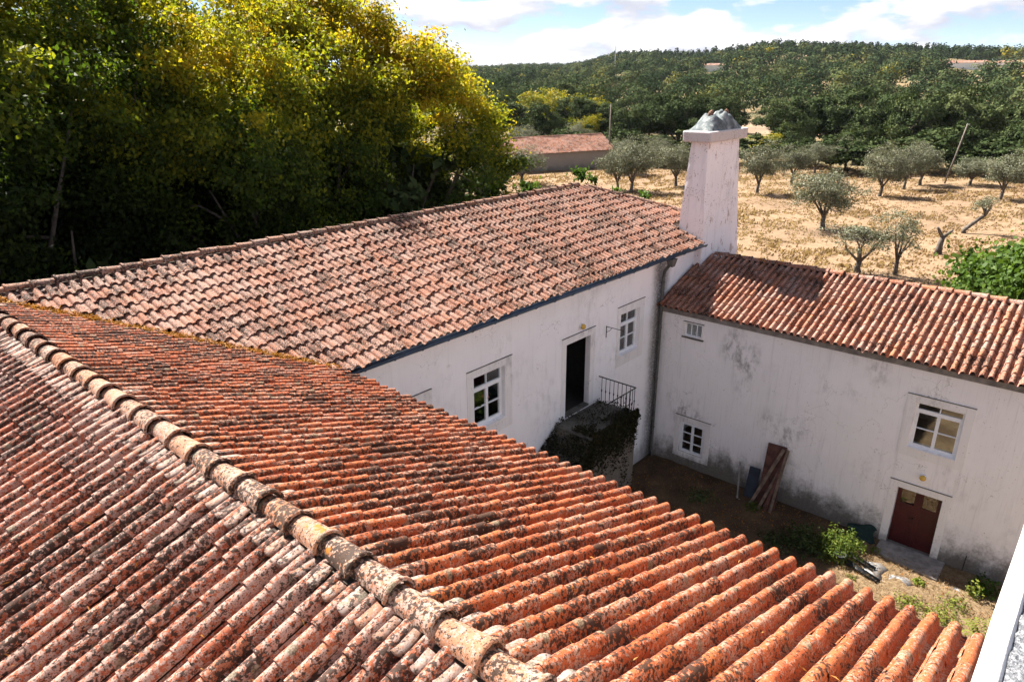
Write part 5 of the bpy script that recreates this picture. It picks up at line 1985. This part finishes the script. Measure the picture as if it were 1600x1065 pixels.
# ---- doorstep, slabs, gutter pieces on the ground
mb = MB()
mb.hexa([(19.50, 1.72, -0.05), (20.50, 1.72, -0.05), (20.50, 3.42, -0.05), (19.72, 3.42, -0.05), (19.50, 1.72, 0.10), (20.50, 1.72, 0.10), (20.50, 3.42, 0.10), (19.72, 3.42, 0.10)])
tag(mb.build('doorstep', M['concrete'], None, 0.02), 'worn concrete doorstep in front of the maroon door', 'doorstep')


def ground_slab(pts, lab, h=0.075):
    n_ = len(pts)
    V = [(x, y, h) for x, y in pts] + [(x, y, -0.05) for x, y in pts]
    F = [tuple(range(n_)), tuple(reversed(range(n_, 2 * n_)))] + [(i, n_ + i, n_ + (i + 1) % n_, (i + 1) % n_) for i in range(n_)]
    o = obj('paving_slab', mesh_np('paving_slab', np.array(V), F, M['concrete_pale']))
    tag(o, lab, 'slab', 'pale slabs in the dry grass')


M['concrete_pale'] = plain('bleached_concrete', (0.20, 0.20, 0.205), 0.95, 0.25, 5, 0.6)
ground_slab([(19.05, 3.55), (18.45, 3.20), (18.55, 2.86), (18.80, 2.95), (19.15, 2.85), (19.30, 3.1)], 'largest bleached slab beside the dark gutter lengths')
ground_slab([(18.95, 2.78), (18.55, 2.70), (18.60, 2.35), (18.90, 2.15), (19.10, 2.35)], 'middle bleached slab in the dry grass before the doorstep')
ground_slab([(18.55, 2.85), (18.22, 2.80), (18.28, 2.45), (18.52, 2.50)], 'smallest bleached slab nearest the orange roof')
ground_slab([(19.60, 1.36), (19.44, 1.32), (19.36, 0.98), (19.52, 0.95)], 'narrow grey slab by the weeds right of the doorstep', 0.07)


def gutter_piece(a, b, r, lab):
    a, b = Vector(a), Vector(b)
    d = (b - a).normalized()
    s = d.cross(Vector((0, 0, 1))).normalized()
    V, F = [], []
    for p in (a, b):
        for rr_ in (r, r * 0.9):
            for i in range(9):
                t_ = math.pi * i / 8
                V.append(tuple(p + s * rr_ * math.cos(t_) + Vector((0, 0, rr_ * (0.75 - math.sin(t_)))))) 
    for i in range(8):
        F.append((i, i + 1, 18 + i + 1, 18 + i))
        F.append((9 + i + 1, 9 + i, 27 + i, 27 + i + 1))
        F.append((i, 9 + i, 10 + i, i + 1))
        F.append((18 + i + 1, 28 + i, 27 + i, 18 + i))
    o = obj('gutter_length', mesh_np('gutter_length', np.array(V), F, M['plastic_dark'], smooth=True))
    tag(o, lab, 'gutter', 'spare gutters on the ground')


gutter_piece((19.25, 4.35, 0.09), (18.80, 3.14, 0.10), 0.085, 'upper dark half-round gutter length lying in the weeds')
gutter_piece((18.80, 4.30, 0.09), (18.33, 2.90, 0.10), 0.09, 'lower dark half-round gutter length lying on the dry grass')

# ---- courtyard plants


def clump(name, seed, c, rx, rz, n, size, mat, lab, aspect=0.5, cat='plant', up=0.5, lcm=0.5, lcs=0.2):
    r_ = np.random.default_rng(seed)
    d = r_.normal(size=(n, 3))
    d /= np.linalg.norm(d, axis=1)[:, None]
    d[:, 2] = np.abs(d[:, 2])
    rr_ = r_.random(n) ** 0.45 * (1 + 0.3 * np.sin(5 * d[:, 0] + seed) * np.sin(6 * d[:, 1]))
    C = np.stack([c[0] + d[:, 0] * rr_ * rx, c[1] + d[:, 1] * rr_ * rx, c[2] + 0.03 + d[:, 2] * rr_ * rz], 1)
    V, F = leaf_quads(C, size, d, up, aspect=aspect, rng=r_)
    e = thing(name, lab, cat, c)
    o = obj('foliage', mesh_np('foliage', V, F, mat, {'lc': np.repeat(np.clip(r_.normal(lcm, lcs, n), 0, 1), 4)}), e)
    mb = MB()
    for _ in range(7):
        j = r_.integers(n)
        mb.tube([(c[0], c[1], c[2] - 0.03), tuple((np.array(c) + C[j]) / 2 + np.array([0, 0, 0.08 * rz])), tuple(C[j])], [0.012, 0.008, 0.004], 5)
    mb.build('stems', M['bark'], e)
    return e


clump('leafy_bush', 1, (18.95, 4.2, 0.0), 0.66, 0.82, 1500, 0.11, M['leaf_weed'], 'sunlit green bush with lance leaves beside the doorstep', 0.32, 'bush', lcm=0.5)
clump('leafy_bush', 2, (19.45, 3.95, 0.0), 0.40, 0.50, 500, 0.12, M['leaf_weed'], 'grassy green tuft between the bush and the green net', 0.16, 'bush', lcm=0.4)
clump('leafy_bush', 3, (18.70, 5.00, 0.0), 0.70, 0.70, 1100, 0.10, M['leaf_oak'], 'dark shaded bush left of the sunlit bush', 0.5, 'bush', lcm=0.5)
clump('leafy_bush', 4, (18.3, 5.70, 0.0), 0.55, 0.35, 600, 0.09, M['leaf_oak'], 'low dark weeds in the shaded middle of the courtyard', 0.5, 'bush', lcm=0.6)
clump('weed', 5, (19.10, 2.08, 0.02), 0.20, 0.14, 150, 0.09, M['leaf_weed'], 'small light green rosette on the dry ground before the doorstep', 0.5, lcm=0.7)
clump('weed', 6, (19.80, 0.70, 0.02), 0.38, 0.5, 420, 0.10, M['leaf_fig'], 'dark leafy weeds against the wall right of the doorstep', 0.5, lcm=0.3)
clump('weed', 7, (19.42, 0.86, 0.02), 0.22, 0.62, 120, 0.08, M['leaf_weed'], 'upright yellow green seedling before the wall weeds', 0.6, lcm=0.8)
clump('weed', 8, (18.0, 2.05, 0.02), 0.45, 0.22, 380, 0.07, M['leaf_weed'], 'sparse yellow green weeds close to the orange eave', 0.5, lcm=0.75)
clump('weed', 9, (17.9, 1.30, 0.02), 0.50, 0.30, 460, 0.07, M['leaf_weed'], 'sprawling yellow green weeds left of the fern', 0.5, lcm=0.75)
clump('weed', 10, (18.75, 1.15, 0.02), 0.45, 0.20, 260, 0.07, M['leaf_weed'], 'thin green weeds in the sunny dry patch', 0.5, lcm=0.7)
clump('weed', 11, (18.1, 3.55, 0.02), 0.18, 0.10, 90, 0.07, M['leaf_weed'], 'tiny green tuft at the end of the lower gutter length', 0.5, lcm=0.6)
clump('weed', 12, (19.75, 3.40, 0.02), 0.16, 0.18, 110, 0.07, M['leaf_weed'], 'tiny weed at the left corner of the doorstep', 0.5, lcm=0.6)
clump('weed', 13, (19.0, 8.6, 0.02), 0.6, 0.22, 420, 0.08, M['leaf_oak'], 'dark low weeds in the shade near the lower window', 0.5, lcm=0.6)
clump('weed', 14, (19.55, 7.0, 0.02), 0.30, 0.2, 180, 0.08, M['leaf_weed'], 'small green weed at the foot of the leaning boards', 0.4, lcm=0.2)
# fern
fern = thing('fern', 'bright yellow green fern in the sun at the parapet edge', 'fern', (17.7, 0.35, 0.02))
rg = np.random.default_rng(5)
for f_ in range(11):
    a = 2 * math.pi * f_ / 11 + rg.normal(0, 0.15)
    L = rg.uniform(0.45, 0.7)
    V, F = [], []
    for k_ in range(12):
        t = (k_ + 1) / 12
        c = Vector((17.7 + L * t * math.cos(a), 0.35 + L * t * math.sin(a), 0.05 + 0.42 * math.sin(t * 2.2)))
        w = 0.16 * math.sin(math.pi * min(1, t * 0.9 + 0.12)) + 0.01
        sx = Vector((-math.sin(a), math.cos(a), 0))
        dx = Vector((math.cos(a), math.sin(a), 0))
        for s_ in (-1, 1):
            b0 = len(V)
            tip = c + sx * w * s_ + dx * 0.04 - Vector((0, 0, 0.03))
            V += [tuple(c - dx * 0.02), tuple(c.lerp(tip, 0.5) - dx * 0.02), tuple(tip), tuple(c.lerp(tip, 0.5) + dx * 0.022)]
            F.append((b0, b0 + 1, b0 + 2, b0 + 3))
    obj('frond', mesh_np('frond', np.array(V), F, M['leaf_weed'], {'lc': np.full(len(V), 0.78)}), fern)
# black pot and green net by the bush
pot = thing('plant_pot', 'black plastic pot half hidden under the sunlit bush', 'pot', (18.62, 4.0, 0.02))
V, F = [], []
prof = [(0.11, 0.0), (0.15, 0.26), (0.165, 0.26), (0.165, 0.30), (0.145, 0.30), (0.135, 0.22), (0.0, 0.22)]
for (r_, z) in prof:
    for i in range(14):
        V.append((18.62 + r_ * math.cos(2 * math.pi * i / 14), 4.0 + r_ * math.sin(2 * math.pi * i / 14), 0.02 + z))
for j in range(len(prof) - 1):
    for i in range(14):
        F.append((j * 14 + i, j * 14 + (i + 1) % 14, (j + 1) * 14 + (i + 1) % 14, (j + 1) * 14 + i))
obj('pot_body', mesh_np('pot_body', np.array(V), F, M['black_pot'], smooth=True), pot)
V, F = [], []
for i in range(13):
    for j in range(9):
        u, v = i / 12, j / 8
        V.append((20.44 - 0.45 * u + 0.05 * math.sin(9 * v), 3.55 + 0.75 * v + 0.06 * math.sin(7 * u), 0.05 + 0.36 * (1 - u) ** 1.5 * (0.6 + 0.4 * math.sin(2.5 * v + 0.6)) + 0.05 * math.sin(8 * u + 6 * v)))
F = [(i * 9 + j, (i + 1) * 9 + j, (i + 1) * 9 + j + 1, i * 9 + j + 1) for i in range(12) for j in range(8)]
o = obj('garden_net', mesh_np('garden_net', np.array(V), F, M['net'], smooth=True))
sm = o.modifiers.new('thick', 'SOLIDIFY')
sm.thickness = 0.008
tag(o, 'crumpled dark green garden net at the wall left of the maroon door', 'net')
mb = MB()
mb.tube([(20.47, 1.30, 0.0), (20.485, 1.28, 0.55)], 0.012, 6)
tag(mb.build('iron_rod', M['iron']), 'thin rusty rod leaning on the wall right of the maroon door', 'rod')

# leaf litter and dry stalks over the courtyard
rg = np.random.default_rng(23)
n = 5200
C = np.stack([rg.uniform(14, 20.4, n), rg.uniform(-1.5, 11.2, n), np.zeros(n)], 1)
C[:, 2] = 0.055 + rg.uniform(0, 0.025, n)
V, F = leaf_quads(C, 0.055, None, 1.2, aspect=0.5, rng=rg)
lit_ = obj('leaf_litter', mesh_np('leaf_litter', V, F, M['moss_dry'], {'lc': np.repeat(rg.random(n) * 0.6, 4)}))
tag(lit_, 'fallen dry leaves scattered over the courtyard soil', 'leaf litter', kind='stuff')
n = 6500
C = np.stack([rg.uniform(16.5, 19.9, n), rg.uniform(-1.5, 3.9, n), np.zeros(n)], 1)
C[:, 2] = 0.07 + rg.uniform(0, 0.06, n)
V, F = leaf_quads(C, 0.13, None, 0.2, aspect=0.09, rng=rg)
lit_ = obj('dry_stalks', mesh_np('dry_stalks', V, F, M['straw'], {'lc': np.repeat(rg.random(n), 4)}))
tag(lit_, 'dry grass stalks in the sunlit part of the courtyard', 'grass', kind='stuff')

# ---- things behind the window panes
e = thing('potted_flowers', 'orange flowers with green leaves behind the left window pane', 'flowers', (11.78, 11.75, 4.6))
rg = np.random.default_rng(3)
C = rg.normal(size=(260, 3)) * np.array([0.13, 0.08, 0.15]) + np.array([11.78, 11.68, 5.05])
V, F = leaf_quads(C, 0.11, None, 0.4, aspect=0.6, rng=rg)
obj('foliage', mesh_np('foliage', V, F, M['leaf_fig'], {'lc': np.repeat(rg.random(260), 4)}), e)
C = rg.normal(size=(120, 3)) * np.array([0.20, 0.06, 0.05]) + np.array([11.92, 11.66, 5.33])
V, F = leaf_quads(C, 0.10, None, 0.2, aspect=0.8, rng=rg)
obj('blossom', mesh_np('blossom', V, F, M['petal'], {'lc': np.repeat(rg.random(120), 4)}), e)
mb = MB()
mb.tube([(11.78, 11.70, 4.60), (11.78, 11.70, 4.85)], [0.10, 0.14], 12)
mb.build('pot', M['tile_wing'], e)
for (u0, u1, lab) in ((18.10, 18.58, 'left cream curtain behind the upper right window'), (18.64, 19.16, 'right cream curtain behind the upper right window')):
    V, F = [], []
    nn_ = 30
    for i in range(nn_ + 1):
        u = u0 + (u1 - u0) * i / nn_
        d = -0.30 + 0.025 * math.sin(i * 1.3)
        V += [FA.P(u, 4.55, d), FA.P(u, 6.1, d)]
    F = [(2 * i, 2 * i + 2, 2 * i + 3, 2 * i + 1) for i in range(nn_)]
    o = obj('curtain', mesh_np('curtain', np.array(V), F, M['curtain'], smooth=True))
    sm = o.modifiers.new('thick', 'SOLIDIFY')
    sm.thickness = 0.004
    tag(o, lab, 'curtain', 'curtains in the upper window')

# ------------------------------------------------------------------ air between here and the hills
k = NT('haze_air')
pv = k.n('ShaderNodeVolumePrincipled')
pv.inputs['Color'].default_value = (0.80, 0.88, 1.0, 1)
pv.inputs['Density'].default_value = 0.00003
pv.inputs['Anisotropy'].default_value = 0.1
k.l(pv.outputs[0], k.out.inputs['Volume'])
mb = MB()
mb.box(-2800, 2800, -2800, 2800, -70, 75)
hz = mb.build('haze', k.m)
hz['kind'] = 'stuff'
